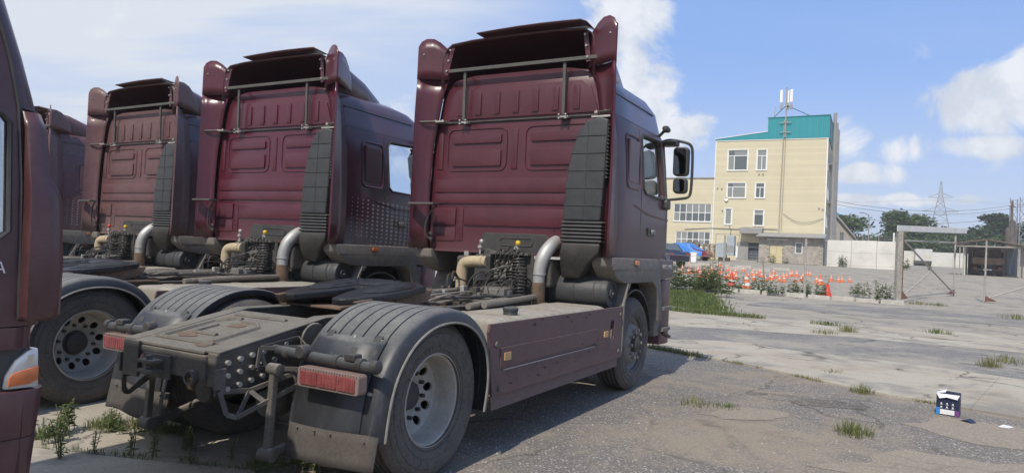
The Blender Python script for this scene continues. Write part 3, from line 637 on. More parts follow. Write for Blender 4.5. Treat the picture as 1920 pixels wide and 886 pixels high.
    # ---- air filter canister under the intake
    ca = B().lathe([(0, -1.17), (.055, -1.17), (.06, -1.155), (.10, -1.15), (.105, -1.165), (.155, -1.165), (.165, -1.15), (.17, -1.10), (.172, -1.05), (.175, -1.045), (.175, -.46), (.16, -.42), (.0, -.41)], (3.18, 0, 1.12), 'Y', 40).build('air_filter_canister', M['plastic_dusty'], T, smooth=35)
    for y in (-1.03, -.80, -.52): B().lathe([(.176, y), (.183, y), (.183, y + .016), (.176, y + .016)], (3.18, 0, 1.12), 'Y', 40).build('canister_band', M['plastic'], ca, smooth=40)
    cl = B(); cl.box(3.13, 3.2, -.83, -.77, 1.29, 1.33); cl.cyl((3.16, -.86, 1.315), (3.16, -.72, 1.315), .008, 6); cl.build('band_clasp', M['bolt'], ca, .004)
    B().cyl((3.18, -1.172, 1.12), (3.18, -1.185, 1.12), .012, 8).build('cover_nut', M['bolt'], ca)
    # ---- engine and gearbox mass under the cab
    en = B().box(3.05, 4.9, -.42, .42, .55, 1.42); en.lathe([(.30, 2.35), (.33, 2.5), (.38, 2.75), (.42, 3.05)], (0, 0, .80), 'X', 20, caps=True)
    en.build('engine', M['chassis_dark'], T, .05, 40)
    for s in (-1, 1):
        B().lathe([(.60, s * .80), (.60, s * 1.18), (.585, s * 1.18), (.585, s * .80)], (WB, 0, WR + .02), 'Y', 28, R(8), R(172)).build('wheel_well', M['plastic'], T, smooth=40)
        B().box(2.85, 4.5, min(s * .45, s * .60), max(s * .45, s * .60), 1.15, 1.44).build('cab_mount', M['chassis_dark'], T, .03)
    # ---- cab shell with real window openings
    cab = B().loft([cab_ring(z, w, xf, rc, 3.01) for z, w, xf, rc in CAB]).build('cab', M['paint_side'], T)
    inner = B().loft([cab_ring(z, w - .075, xf - .08, rc - .05, 3.09) for z, w, xf, rc in CAB if 1.55 < z < 3.45]).build('cut', M['seat'])
    wdw = [(3.95, 2.30), (4.02, 2.25), (4.66, 2.235), (4.74, 2.30), (4.66, 2.90), (4.58, 2.955), (4.0, 2.935), (3.93, 2.87)]
    c1 = B().prism(wdw, 'Y', -1.5, 1.5).build('cut', M['plastic'])
    c2 = B().prism(rrect(-.98, .98, 2.12, 2.93, .10, 4), 'X', 4.9, 5.6).build('cut', M['plastic'])
    cab.data.materials.append(M['paint']); cab.data.materials.append(M['paint_roof'])
    boolean(cab, [inner, c1, c2])
    mats = cab.data.materials; names = [mm.name for mm in mats]
    ip_, ir_ = names.index('paint'), names.index('paint_roof')
    for p in cab.data.polygons:
        if names[p.material_index] != 'paint_side': continue
        c = p.center
        if c.x < 3.05 and p.normal.x < -.5: p.material_index = ip_
        elif c.z > 3.03: p.material_index = ir_
    shade(cab.data, 32)
    for s in (-1, 1):
        def shell(x, z, o=.0): return (x, s * (cab_w(z) + o), z)
        gpts = [(x, s * (cab_w(z) - .03), z) for x, z in wdw]
        B().add(gpts, [tuple(range(len(gpts)))]).build('side_window', M['glass'], cab)
        fr = B()
        ring = wdw + [wdw[0]]
        fr.tube([(x, s * (cab_w(z) + .002), z) for x, z in ring], .016, 6); fr.build('window_seal', M['plastic'], cab, smooth=True)
        for x in (3.87, 4.84):
            B().tube([shell(x + (.0 if z < 2.3 else -.03 * (z - 2.3)), z, -.004) for z in (1.52, 1.8, 2.2, 2.6, 2.97)], .008, 5).build('door_seam', M['plastic'], cab)
        B().tube([shell(3.05 + .0, 3.015, -.01), shell(4.0, 3.015, -.01), shell(4.75, 3.015, -.01)], .012, 6).build('roof_gutter', M['plastic'], cab)
        B().tube([shell(3.08, 3.27, .002), shell(4.55, 3.27, .002)], .007, 5).build('roof_crease', M['plastic'], cab)
        pn = rrect(3.39, 3.82, 2.27, 2.86, .07, 5)
        B().tube([shell(x, z, .002) for x, z in pn + [pn[0]]], .014, 6).build('pressed_panel_edge', M['paint_side'], cab, smooth=True)
        B().prism([(3.44, 2.32), (3.77, 2.32), (3.77, 2.81), (3.44, 2.81)], 'Y', *sorted((s * 1.16, s * 1.205))).build('pressed_panel', M['paint_side'], cab, .02)
        h_ = B().box(4.12, 4.34, *sorted((s * (cab_w(1.82) + .001), s * (cab_w(1.82) + .022))), 1.765, 1.865).build('door_handle', M['plastic'], cab, .012)
        sw = B().loft([[(x, s * (cab_w(2.1) + .012 + o), z) for x, z, o in ((3.60, 2.10, 0), (4.1, 2.02, 0), (4.9, 2.0, 0))], [(x, s * (cab_w(2.1) - .004), z) for x, z in ((3.60, 2.07), (4.1, 1.99), (4.9, 1.97))]], False, False).build('door_crease', M['paint_side'], cab)
    wg = rrect(-.97, .97, 2.13, 2.92, .10, 4)
    B().add([(5.245 - (z - 2.13) * .10, y, z) for y, z in wg], [tuple(range(len(wg)))]).build('windscreen', M['glass'], cab)
    for y in (-.6, .55):
        st = B(); st.box(3.85, 4.3, y - .24, y + .24, 1.8, 1.95); st.box(3.72, 3.86, y - .24, y + .24, 1.9, 2.5); st.box(3.76, 3.84, y - .13, y + .13, 2.45, 2.72); st.build('seat', M['seat'], cab, .04)
    B().box(4.75, 5.1, -1.05, 1.05, 1.7, 2.12).build('dashboard', M['seat'], cab, .05)
    # ---- pressed relief of the back wall
    def back(name, poly, h=.012, bev=.006): return B().prism(poly, 'X', 3.0095 - h, 3.012).build(name, M['paint'], cab, bev, 30)
    back('upper_panel', [(.90, 3.02), (.86, 3.30), (.80, 3.37), (-.80, 3.37), (-.90, 3.30), (-1.0, 3.02)], .018, .006)
    for k in range(7):
        y = .74 - k * .247
        B().prism(rrect(y - .038, y + .038, 3.06, 3.315, .006, 2), 'X', 2.977, 2.9925).build('pressed_rib', M['paint'], cab, .0028, 30)
    for y0, y1 in ((.10, .90), (-.98, -.14)):
        p = rrect(y0, y1, 2.42, 2.905, .09, 5)
        B().tube([(3.006, y, z) for y, z in p + [p[0]]], .0085, 6).build('panel_edge', M['paint'], cab, smooth=True)
        for z0, z1 in ((2.735, 2.84), (2.47, 2.66)): back('pressed_panel', rrect(y0 + .07, y1 - .07, z0, z1, .02, 3), .019, .003)
    back('pressed_rib', rrect(-.04, .04, 2.43, 2.89, .01, 2), .010)
    for yy in (1.0,): back('pressed_rib', rrect(yy - .035, yy + .035, 2.44, 2.88, .01, 2), .010)
    for z0, z1 in ((2.17, 2.325), (2.04, 2.155)): back('pressed_band', [(1.05, z0), (1.05, z1), (-1.06, z1), (-1.06, z0)], .018, .003)
    for y0, y1 in ((.74, 1.07), (-.68, .62)):
        for z0, z1 in ((1.79, 1.985),): back('pressed_band', [(y0, z0), (y0, z1), (y1, z1), (y1, z0)], .018, .003)
    back('pressed_rib', rrect(.64, .72, 1.60, 1.99, .01, 2), .008)
    back('pressed_band', [(.74, 1.60), (.74, 1.76), (1.07, 1.76), (1.07, 1.60)], .010, .008)
    rv = B()
    for y in (.66, .70, -.54, -.62):
        for k in range(6): rv.lathe([(0, 2.994), (.006, 2.995), (.008, 3.004)], (0, y, 1.62 + k * .07), 'X', 8)
    for z in (2.32, 2.16, 2.05):
        for y in (1.02, .3, -.3, -1.0): rv.lathe([(0, 2.992), (.006, 2.993), (.008, 3.0)], (0, y, z), 'X', 8)
    q = rv.build('rivets', M['paint'], cab); q['kind'] = 'stuff'
    B().tube([(3.0, 1.0, 2.985), (3.0, -1.09, 2.985)], .012, 6).build('back_seam', M['plastic'], cab)
    co = B().prism([(.36, 1.50), (.36, 1.66), (.31, 1.70), (-.44, 1.70), (-.50, 1.66), (-.66, 1.5)] if False else [(.36, 1.49), (.36, 1.67), (.32, 1.71), (-.45, 1.71), (-.49, 1.67), (-.49, 1.49)], 'X', 2.988, 3.006).build('access_cover', M['plastic'], cab, .006)
    p = rrect(-.30, .12, 1.575, 1.66, .04, 5); B().tube([(2.986, y, z) for y, z in p + [p[0]]], .007, 6).build('cover_bead', M['plastic'], co, smooth=True)
    B().box(2.98, 3.06, -1.10, 1.10, 1.475, 1.50).build('cab_sill', M['paint'], cab, .006)
    for y in (.55, -.68): B().box(2.97, 3.04, y - .03, y + .03, 1.44, 1.49).build('drain_bracket', M['bolt'], cab, .004)
    # ---- rack of grey bars behind the cab
    bm_ = B().bar((2.90, .86, 3.575), (2.90, -1.06, 3.575), .025, .038).build('rack_crossbar', M['bar_grey'], T, .003)
    for y in (.65, -.62):
        B().bar((2.92, y, 3.555), (2.935, y, 2.99), .034, .024, (1, 0, 0)).build('rack_upright', M['bar_grey'], T, .003)
        ft = B(); ft.box(2.93, 2.998, y - .055, y + .055, 2.965, 2.985)
        for dy in (-.04, .04): ft.cyl((2.93, y + dy, 2.995), (2.90, y + dy, 2.995), .010, 8); ft.cyl((2.93, y + dy, 2.955), (2.90, y + dy, 2.955), .010, 8)
        ft.build('rack_foot', M['bolt'], T, .002)
    for y in (.98, -1.06):
        sb = B(); sb.box(2.90, 2.998, y - .07, y + .07, 2.985, 3.005); sb.cyl((2.91, y - .05, 3.015), (2.91, y - .05, 2.99), .012, 8); sb.cyl((2.91, y + .05, 3.015), (2.91, y + .05, 2.99), .012, 8)
        sb.build('stay_bracket', M['bolt'], T, .002)
    # ---- side air fairings (rear lip + outer wall) and their top ears
    def fairing(s):
        lv = [(1.50, 1.085, 1.245), (1.75, 1.10, 1.248), (2.3, 1.10, 1.25), (2.7, 1.078, 1.25), (3.09, 1.012, 1.25), (3.3, .975, 1.245), (3.488, .905, 1.238)]
        rows = []
        for z, yi, yo in lv:
            xi = 2.965; xo = 2.80
            r_ = [(xi, s * yi, z)]
            for k in range(1, 5):
                t = k / 5; r_.append((xi + (xo - xi) * (t ** 1.3), s * (yi + (yo - yi) * (t ** .8)), z))
            r_ += [(xo - .012, s * (yo - .006), z), (xo, s * (yo + .005), z), (xo + .14, s * (yo * .55 + (cab_w(z) + .006) * .45), z), (xo + .30, s * (cab_w(z) + .006), z)]
            rows.append(r_)
        o = B().loft(rows, False, False).build('side_fairing', M['paint'], T, smooth=40); solidify(o, .012)
        B().loft([[(p[0] - .004, p[1] - s * .004, p[2] + dz) for p in rows[-2][:7]] for dz in (-.012, .012)], False, False).build('fairing_joint', M['paint_side'], o)
        # ear: inner edge, rounded crown, outer wall sweeping forward and down
        rows = []
        cols = [(2.955, .885, 3.487, 3.82), (2.93, .93, 3.487, 3.86), (2.895, 1.0, 3.487, 3.925), (2.86, 1.07, 3.487, 3.965), (2.825, 1.15, 3.487, 3.965), (2.80, 1.205, 3.487, 3.93), (2.79, 1.238, 3.487, 3.87), (2.80, 1.245, 3.487, 3.865), (2.90, 1.205, 3.487, 3.875), (3.03, 1.145, 3.487, 3.85), (3.16, 1.085, 3.487, 3.77), (3.27, 1.035, 3.49, 3.64), (3.33, 1.0, 3.48, 3.50)]
        for k in range(5): rows.append([(x, s * y, z0 + (z1 - z0) * k / 4) for x, y, z0, z1 in cols])
        e = B().loft(rows, False, False).build('fairing_ear', M['paint'], T, smooth=40); solidify(e, .014)
        st_ = B().bar((2.90, s * .90, 3.53), (2.93, s * .845, 3.86), .05, .012, (1, 0, 0))
        st_.build('ear_strap', M['paint'], e, .002)
        q = B()
        for z in (3.58, 3.70, 3.82): q.cyl((2.905, s * (.9 - (z - 3.53) * .165), z), (2.88, s * (.9 - (z - 3.53) * .165), z), .012, 8)
        q.cyl((2.86, s * 1.17, 3.78), (2.80, s * 1.17, 3.78), .009, 8)
        q = q.build('ear_bolts', M['bolt'], e); q['kind'] = 'stuff'
        B().tube([(2.93, s * .99, 3.0), (2.83, s * 1.2, 2.985)], .014, 8).build('fairing_stay', M['chassis_dark'], T)
    for s in (-1, 1): fairing(s)
    stp = B().box(2.70, 2.82, .86, 1.22, 2.005, 2.028).build('folding_step', M['bar_grey'], T, .004)
    B().tube([(2.80, .88, 2.0), (2.82, .98, 1.93), (2.84, 1.05, 1.80), (2.86, 1.07, 1.66), (2.9, 1.04, 1.62)], .013, 8, smooth=2).build('step_stay', M['chassis_dark'], stp, smooth=True)
    B().bar((2.90, 1.0, 2.0), (2.92, 1.02, 1.58), .03, .02).build('step_hanger', M['paint'], stp, .003)
    for z in (1.62, 1.68): B().cyl((2.88, 1.0, z), (2.94, 1.06, z), .02, 10).build('step_hinge', M['chassis_dark'], stp, smooth=40)
    # ---- roof spoiler: open shell rising to the rear edge
    rows = []
    for k, (x, zt, w) in enumerate(((4.30, 3.44, .80), (4.05, 3.60, .86), (3.7, 3.76, .90), (3.35, 3.865, .92), (3.0, 3.905, .93), (2.90, 3.905, .93))):
        zb = 3.40; r_ = []
        sec = [(w + .04, zb), (w + .03, zt - .16), (w, zt - .07), (w - .09, zt - .01), (w * .6, zt + .012), (0, zt + .02)]
        rows.append([(x, y, max(z, zb)) for y, z in sec] + [(x, -y, max(z, zb)) for y, z in reversed(sec[:-1])])
    rs = B().loft(rows, False, False).build('roof_spoiler', M['paint_roof'], T, smooth=40); solidify(rs, .012, -1)
    rows = [[(3.0 - .24 * t, .42 - 1.34 * u - (.03 * (1 - t) if u == 0 else 0), 3.913 + .018 * math.sin(u * 3.0) + .022 * t - .03 * (u > .95)) for u in (0, .03, .2, .4, .6, .8, .95, 1)] for t in (0, .35, .7, 1)]
    lp = B().loft(rows, False, False).build('spoiler_lip', M['paint_roof'], rs, smooth=40); solidify(lp, .012)
    # ---- black air intake snorkel
    sp = [(-1.185, 2.90), (-1.10, 2.925), (-.95, 2.90), (-.87, 2.80), (-.815, 2.66), (-.765, 2.45), (-.735, 2.2), (-.725, 1.862), (-1.14, 1.862), (-1.165, 2.3)]
    sn = B().prism(sp, 'X', 2.815, 2.985).build('air_intake', M['plastic_dusty'], T, .022, 40, 3)
    for z in (2.74, 2.56, 2.38, 2.2, 2.02):
        yl = [p for p in sp]; y0 = -.735 - max(0, (z - 2.2)) ** 1.6 * .19
        B().prism([(y0, z - .004), (y0, z + .004), (-1.165, z + .002), (-1.165, z - .006)], 'X', 2.808, 2.82).build('duct_rib', M['plastic_dusty'], sn, .002)
    B().prism([(-.95, 1.88), (-.958, 1.88), (-.975, 2.88), (-.967, 2.88)], 'X', 2.811, 2.82).build('duct_rib', M['plastic_dusty'], sn)
    for k in range(15):
        z = 2.30 + k * .038; B().prism([(-1.165, z), (-1.20, z + .004), (-1.175, z + .03)], 'X', 2.83, 2.97).build('intake_louvre', M['plastic'], sn)
    be = MB()
    for k in range(6):
        z = 1.635 + k * .038; be.loft([[(x, y, z + dz) for x, y in ((2.83 - e_, -.715 + e_), (2.83 - e_, -1.15 - e_), (2.985 + e_, -1.15 - e_), (2.985 + e_, -.715 + e_))] for dz, e_ in ((0, -.012), (.011, .012), (.024, .012), (.036, -.012))])
    be.build('bellows', M['plastic_dusty'], sn, .006, 50)
    el = B().loft([[(2.83, -.72, 1.635), (2.83, -1.15, 1.635), (2.985, -1.15, 1.635), (2.985, -.72, 1.635)], [(2.83, -.70, 1.53), (2.83, -1.13, 1.53), (3.0, -1.13, 1.53), (3.0, -.70, 1.53)], [(2.88, -.68, 1.40), (2.90, -.99, 1.42), (3.10, -.99, 1.42), (3.10, -.68, 1.40)], [(2.98, -.66, 1.26), (2.98, -.86, 1.26), (3.18, -.86, 1.26), (3.18, -.66, 1.26)]])
    el.build('intake_elbow', M['plastic'], sn, .025, 50, 3)
    B().box(2.83, 2.97, -1.195, -.99, 2.925, 2.945).build('intake_bracket', M['bolt'], sn, .003)
    # ---- wing trims, steps, bumper, mirrors
    for s in (-1, 1):
        y0, y1 = sorted((s * 1.02, s * 1.252))
        wt = B().prism([(2.93, 1.50), (4.46, 1.50), (4.56, 1.40), (4.68, .98), (4.71, .74), (4.57, .74), (4.53, .98), (4.44, 1.16), (4.30, 1.225), (3.34, 1.225), (3.12, 1.27), (2.95, 1.40)], 'Y', y0, y1).build('wing_trim', M['trim_grey'], T, .018, 40)
        B().prism([(2.96, 1.375), (4.42, 1.375), (4.42, 1.385), (2.96, 1.39)], 'Y', *sorted((s * 1.2525, s * 1.262))).build('trim_crease', M['trim_grey'], wt)
        il = B().prism(rrect(3.60, 3.72, 1.425, 1.475, .01, 2), 'Y', *sorted((s * 1.254, s * 1.276))).build('side_indicator', M['orange_lens'], wt, .006)
        B().prism(rrect(3.59, 3.73, 1.415, 1.485, .012, 2), 'Y', *sorted((s * 1.2535, s * 1.262))).build('indicator_base', M['plastic'], il)
        fp = B().prism([(4.475, 1.495), (5.20, 1.495), (5.26, 1.27), (4.62, 1.24), (4.57, 1.40)], 'Y', *sorted((s * 1.0, s * 1.225))).build('front_corner_panel', M['paint_side'], T, .02, 40)
        sh = B().box(4.58, 4.80, *sorted((s * .98, s * 1.20)), .55, 1.22).build('step_housing', M['trim_grey'], T, .015)
        for z in (.86, .60): B().box(4.73, 5.05, *sorted((s * 1.0, s * 1.262)), z, z + .05).build('cab_step', M['trim_grey'], sh, .01)
        B().tube([(4.86, s * 1.22, .58), (4.98, s * 1.245, .54), (5.06, s * 1.25, .52)], .022, 8).build('step_tube', M['chassis_dark'], sh, smooth=True)
        mf = B().tube([(4.78, s * 1.13, 2.98), (4.86, s * 1.22, 3.02), (4.92, s * 1.38, 2.99), (4.94, s * 1.46, 2.96), (4.95, s * 1.485, 2.87), (4.95, s * 1.485, 2.38), (4.94, s * 1.46, 2.29), (4.88, s * 1.38, 2.27), (4.76, s * 1.20, 2.24)], .018, 8, smooth=2).build('mirror_frame', M['plastic'], T, smooth=True)
        for z0, z1, y_0, y_1 in ((2.555, 2.92, 1.265, 1.455), (2.335, 2.535, 1.275, 1.445)):
            mh = B().prism(rrect(*sorted((s * y_0, s * y_1)), z0, z1, .05, 4), 'X', 4.84, 4.95).build('mirror_housing', M['plastic'], mf, .02, 40, 3)
            B().prism(rrect(*sorted((s * (y_0 + .022), s * (y_1 - .022))), z0 + .022, z1 - .022, .035, 4), 'X', 4.833, 4.842).build('mirror_glass', M['glass_dark'], mh)
        B().tube([(4.70, s * 1.10, 3.02), (4.66, s * 1.20, 3.10), (4.72, s * 1.24, 3.12)], .02, 8).build('kerb_mirror_arm', M['plastic'], mf, smooth=True)
        B().lathe([(0, -.07), (.03, -.065), (.045, 0), (.03, .10), (0, .12)], (4.68, s * 1.21, 3.12), 'X', 14).build('kerb_mirror', M['plastic'], mf, smooth=50)
        B().prism([(4.72, 2.98), (4.95, 3.03), (4.93, 2.93), (4.76, 2.93)], 'Y', *sorted((s * 1.13, s * 1.32))).build('mirror_bracket', M['plastic'], mf, .02)
        B().box(4.68, 4.84, *sorted((s * 1.17, s * 1.27)), 2.12, 2.24).build('mirror_foot', M['plastic'], mf, .03)
    bp = []
    for z, g in ((.43, -.03), (.50, 0), (.9, .02), (1.24, 0)):
        h_ = [(4.80, 1.20), (5.0, 1.235 + g * .2), (5.15, 1.21), (5.26, 1.08), (5.31 + g, .8), (5.33 + g, 0)]
        bp.append([(x, -y, z) for x, y in h_] + [(x, y, z) for x, y in reversed(h_[:-1])])
    B().loft(bp).build('bumper', M['paint'], T, .012, 40)
    for k in range(5): B().box(5.27, 5.30, -.75, .75, 1.35 + k * .13, 1.42 + k * .13).build('grille_slat', M['plastic'], T, .008)
    for s in (-1, 1):
        B().box(5.22, 5.345, *sorted((s * .62, s * 1.02)), .62, .86).build('headlamp', M['chrome'], T, .03)
    me = text_mesh('МАЗ-5440', .085, .002, M['silver_print'], bold=.001)
    for s in (-1,):
        o = obj('model_lettering', me, T); o.rotation_euler = (R(90), 0, 0); o.location = (4.92, -1.2285, 1.40)
    me2 = text_mesh('МАЗ', .07, .002, M['silver_print'], bold=.001)
    o = obj('door_lettering', me2, T); o.rotation_euler = (R(90), 0, 0); o.location = (4.25, -1.2415, 1.815)
    return T

truckA = make_truck()
def place_truck(o, x, y, yaw): o.location = (x, y, 0); o.rotation_euler = (0, 0, math.pi / 2 - yaw)
truckB = copy_tree(truckA); truckC = copy_tree(truckA); truckE = copy_tree(truckA)
place_truck(truckA, -1.493, 5.149, .512); place_truck(truckB, -4.67, 6.65, .500); place_truck(truckC, -7.71, 8.86, .530); place_truck(truckE, -11.65, 11.85, .512)
G_TR = 'maroon tractor units parked in a row'
tag(truckA, 'nearest maroon tractor unit, whole rear chassis and dusty side skirt in view', 'truck', G_TR)
tag(truckB, 'second maroon tractor unit with grey halftone dots on its cab, beside the nearest one', 'truck', G_TR)
tag(truckC, 'third maroon tractor unit from the right, dusty faded cab with tangled black hoses', 'truck', G_TR)
tag(truckE, 'farthest maroon tractor unit, mostly hidden at the far left behind the third', 'truck', G_TR)
def remat(root, a, b):
    for o in KIDS.get(root, []):
        if o.type == 'MESH':
            for k, sl in enumerate(o.material_slots):
                if sl.material and sl.material.name == a: sl.link = 'OBJECT'; sl.material = M[b]
        remat(o, a, b)
remat(truckB, 'paint', 'paint_b'); remat(truckB, 'paint_side', 'paint_side_b'); remat(truckE, 'paint_side', 'paint_dusty'); remat(truckE, 'paint_roof', 'paint_dusty'); [setattr(o.material_slots[0], 'link', 'OBJECT') or setattr(o.material_slots[0], 'material', M['redcap']) for g_ in KIDS[truckC] for o in KIDS.get(g_, []) if o.name.startswith('coupling_cap') and o.material_slots[0].material.name == 'bolt']; remat(truckC, 'paint', 'paint_dusty'); remat(truckE, 'paint', 'paint_dusty')
# tangled coils on the third truck
for k, (c0, c1, r_) in enumerate((((2.5, .05, 1.10), (2.5, .40, 1.13), .07), ((2.42, .0, 1.1), (2.45, .33, 1.10), .075), ((2.55, -.1, 1.15), (2.56, -.25, 1.42), .06))):
    o = spiral(c0, c1, r_, 11, .009, 6, 12, .2).build('coiled_air_hose', M['hose'], truckC, smooth=True)
# halftone dots on the cab sides of two trucks
dots = MB(); rg = random.Random(2)
for i in range(17):
    for j in range(12):
        x = 3.22 + i * .102; z = 2.10 - j * .052 - i * .004
        r = .006 + .022 * (i / 16) ** .8 * (1 if j < 8 else .75)
        r = min(r, .0245)
        if j > 9 and i < 4: continue
        y = -(cab_w(z) + .0035)
        dots.add([(x + 1.75 * r * math.cos(a * math.pi / 5), y, z + r * math.sin(a * math.pi / 5)) for a in range(10)], [tuple(range(10))])
dme = dots.mesh('halftone_dots', M['silver_print'])
for t in (truckB, truckE):
    o = obj('halftone_dots', dme, t); o['kind'] = 'stuff'
# ------------------------------------------------------------------ the other truck, left foreground (low cab seen from its side)
def make_low_truck():
    T = empty('delivery_truck', (-2.292 * .78, 3.502 * .78, 0), math.pi / 2 - .512, 'maroon low-cab truck at the left edge, showing its front corner and orange turn lamp', 'truck')
    B = lambda: MB()
    lv = [(1.045, -.02, .0), (1.50, -.03, .0), (1.72, -.04, -.005), (2.08, -.075, -.015), (2.35, -.15, -.03), (2.62, -.235, -.05), (2.80, -.36, -.11), (2.88, -.6, -.35)]
    def dyf(z):
        for a_, b_ in zip(lv[:-1], lv[1:]):
            if a_[0] <= z <= b_[0]: return -(a_[2] + (b_[2] - a_[2]) * (z - a_[0]) / (b_[0] - a_[0]))
        return 0
    def ring(z, xf, dy, back=-2.0, rc=.11):
        w = 2.3
        pts = [(x, dyy) for x, dyy in [(back, dy), (back + .5, dy), (xf - rc, dy)]] + [(xf - rc + rc * math.sin(math.pi / 2 * k / 6), dy + rc - rc * math.cos(math.pi / 2 * k / 6)) for k in range(1, 7)]
        return [(x, y, z) for x, y in pts] + [(x, w - y, z) for x, y in reversed(pts)]
    cab = B().loft([ring(z, xf, -dy) for z, xf, dy in lv]).build('cab', M['paint_low'], T)
    inner = B().loft([ring(z, xf - .07, -dy + .06, -1.93) for z, xf, dy in lv if 1.1 < z < 2.75]).build('cut', M['seat'])
    wd = [(-1.15, 1.50), (-1.10, 1.462), (-.26, 1.462), (-.215, 1.50), (-.232, 2.02), (-.27, 2.06), (-1.1, 2.06), (-1.15, 2.0)]
    c1 = B().prism(wd, 'Y', -.5, 3).build('cut', M['plastic'])
    c2 = B().prism(rrect(.25, 2.05, 1.55, 2.35, .1, 4), 'X', -.35, .5).build('cut', M['plastic'])
    boolean(cab, [inner, c1, c2]); shade(cab.data, 32)
    for y in (.012, 2.288): B().add([(x, y + (.012 if z > 1.9 else 0) * (1 if y < 1 else -1), z) for x, z in wd], [tuple(range(8))]).build('side_window', M['glass_door'], cab)
    B().tube([(x, dyf(z) - .002, z) for x, z in wd + [wd[0]]], .012, 6).build('window_seal', M['plastic'], cab, smooth=True)
    g = rrect(.26, 2.04, 1.56, 2.34, .1, 4); B().add([(-.03 - max(0, z - 1.72) * .30 - .03, y, z) for y, z in g], [tuple(range(len(g)))]).build('windscreen', M['glass'], cab)
    B().tube([(x, dyf(z) - .002, z) for x, z in ((-.31, 2.60), (-.29, 2.50), (-.235, 2.30), (-.197, 2.10), (-.170, 1.72), (-.163, 1.45), (-.150, 1.08))], .009, 6).build('door_seam', M['plastic'], cab)
    B().tube([(-.195, .013, 2.10), (-.16, .013, 2.095), (-.10, .04, 2.09)], .006, 5).build('panel_seam', M['plastic'], cab)
    # corner air deflector
    rows = []
    for z, x0, x1, o in ((1.075, -.145, .012, .03), (1.10, -.145, .022, .045), (1.35, -.150, .02, .05), (1.66, -.155, .0, .05), (1.72, -.157, -.022, .045), (1.78, -.160, -.055, .035), (2.0, -.170, -.075, .018), (2.08, -.185, -.10, .0)):
        rows.append([(x0, -o * .2, z), (x0 + .012, -o, z), ((x0 + x1) / 2, -o - .006, z), (x1 - .03, -o, z), (x1, -o + .03, z), (x1 + .005, .06, z)])
    df = B().loft(rows, False, False).build('corner_deflector', M['paint_low'], T, smooth=45); solidify(df, .015)
    # lower front: upper ledge, headlamp, bumper
    for nm, z0, z1, xa, yo in (('bumper_ledge', .935, 1.04, -.05, -.0), ('bumper', .51, .735, .004, -.03), ('bumper_lower', .28, .505, -.012, -.025)):
        r0 = ring(z0, xa - (.02 if nm != 'bumper_ledge' else 0), yo, -.62); r1 = ring(z1, xa, yo, -.62)
        B().loft([r0, r1]).build(nm, M['paint_low'], T, .012, 40)
    bk = B().box(-.62, -.08, .03, 2.27, .735, .94).build('lamp_recess', M['paint_low'], T)
    for y, s in ((-.012, 1), (2.312, -1)):
        poly = [(-.195, .745), (-.188, .81), (-.15, .88), (-.10, .92), (-.055, .935), (-.045, .74)]
        hl = B().prism(poly, 'Y', *sorted((y, y + s * .10))).build('headlamp', M['lamp_silver'], T, .012, 40)
        B().prism([(-.185, .758), (-.180, .805), (-.165, .822), (-.052, .848), (-.052, .778), (-.09, .762)], 'Y', *sorted((y - s * .006, y + s * .02))).build('turn_lamp', M['orange_lens'], hl, .006, 40)
        B().prism([(-.105, .858), (-.105, .905), (-.078, .912), (-.078, .862)], 'Y', *sorted((y - s * .004, y + s * .01))).build('lamp_window', M['chrome'], hl, .003)
        B().box(-.075, -.02, *sorted((y + s * .06, y + s * .5)), .75, .92).build('front_lens', M['chrome'], hl, .03)
    me = text_mesh('А', .075, .001, M['white_print'])
    o = obj('door_lettering', me, T); o.rotation_euler = (R(90), 0, 0); o.location = (-.243, -.0035, 1.325)
    B().box(-.9, -.10, .02, 2.28, .55, 1.03).build('front_inner_panel', M['plastic'], T, .02)
    for y0, s in ((.05, -1), (2.25, 1)):
        w = MB().lathe([(.24, 0), (.28, .0), (.36, -.012), (.42, .01), (.44, .04), (.44, .22), (.42, .25), (.3, .25), (.24, .24)], (-1.15, 0, .44), 'Y', 40)
        w = MB().lathe([(r, y0 - s * hh) for r, hh in ((.24, .02), (.28, .0), (.36, -.012), (.42, .01), (.44, .04), (.44, .22), (.42, .25), (.3, .25), (.24, .24))], (-1.15, 0, .44), 'Y', 40).build('wheel', M['rubber'], T, smooth=35)
        MB().lathe([(r, y0 - s * hh) for r, hh in ((.245, .02), (.235, .05), (.20, .07), (.12, .02), (.0, .01))], (-1.15, 0, .44), 'Y', 32).build('rim', M['hub_grey'], w, smooth=35)
        B().lathe([(.50, y0 - s * .0), (.50, y0 - s * .30)], (-1.15, 0, .46), 'Y', 20, R(5), R(175)).build('wheel_arch', M['plastic'], T, smooth=True)
    B().box(-6.0, -.6, .75, 1.55, .60, .80).build('frame', M['chassis_dark'], T, .02)
    B().box(-1.9, -.62, .03, 2.27, .98, 1.05).build('cab_floor', M['plastic'], T, .01)
    for y0, s in ((.05, -1), (2.25, 1)):
        w = MB().lathe([(r, y0 - s * hh) for r, hh in ((.24, .02), (.28, .0), (.36, -.012), (.42, .01), (.44, .04), (.44, .5), (.42, .53), (.3, .53))], (-4.9, 0, .44), 'Y', 40).build('wheel', M['rubber'], T, smooth=35)
        MB().lathe([(r, y0 - s * hh) for r, hh in ((.245, .02), (.2, .14), (.1, .12), (0, .12))], (-4.9, 0, .44), 'Y', 32).build('rim', M['hub_grey'], w, smooth=35)
    k = .78
    def shrink(o, inv=Matrix()):
        if o.type == 'MESH':
            wheel = o.name.split('.')[0] in ('wheel', 'rim')
            if o.location.length > 0:
                o.location = (o.location.x * k, o.location.y * k, CAM_H + (o.location.z - CAM_H) * k); o.scale = (k, k, k)
            else:
                for v in o.data.vertices:
                    v.co.x *= k; v.co.y *= k
                    v.co.z = v.co.z * 1.12 if wheel else CAM_H + (v.co.z - CAM_H) * k
        for c in KIDS.get(o, []): shrink(c)
    shrink(T)
    return T
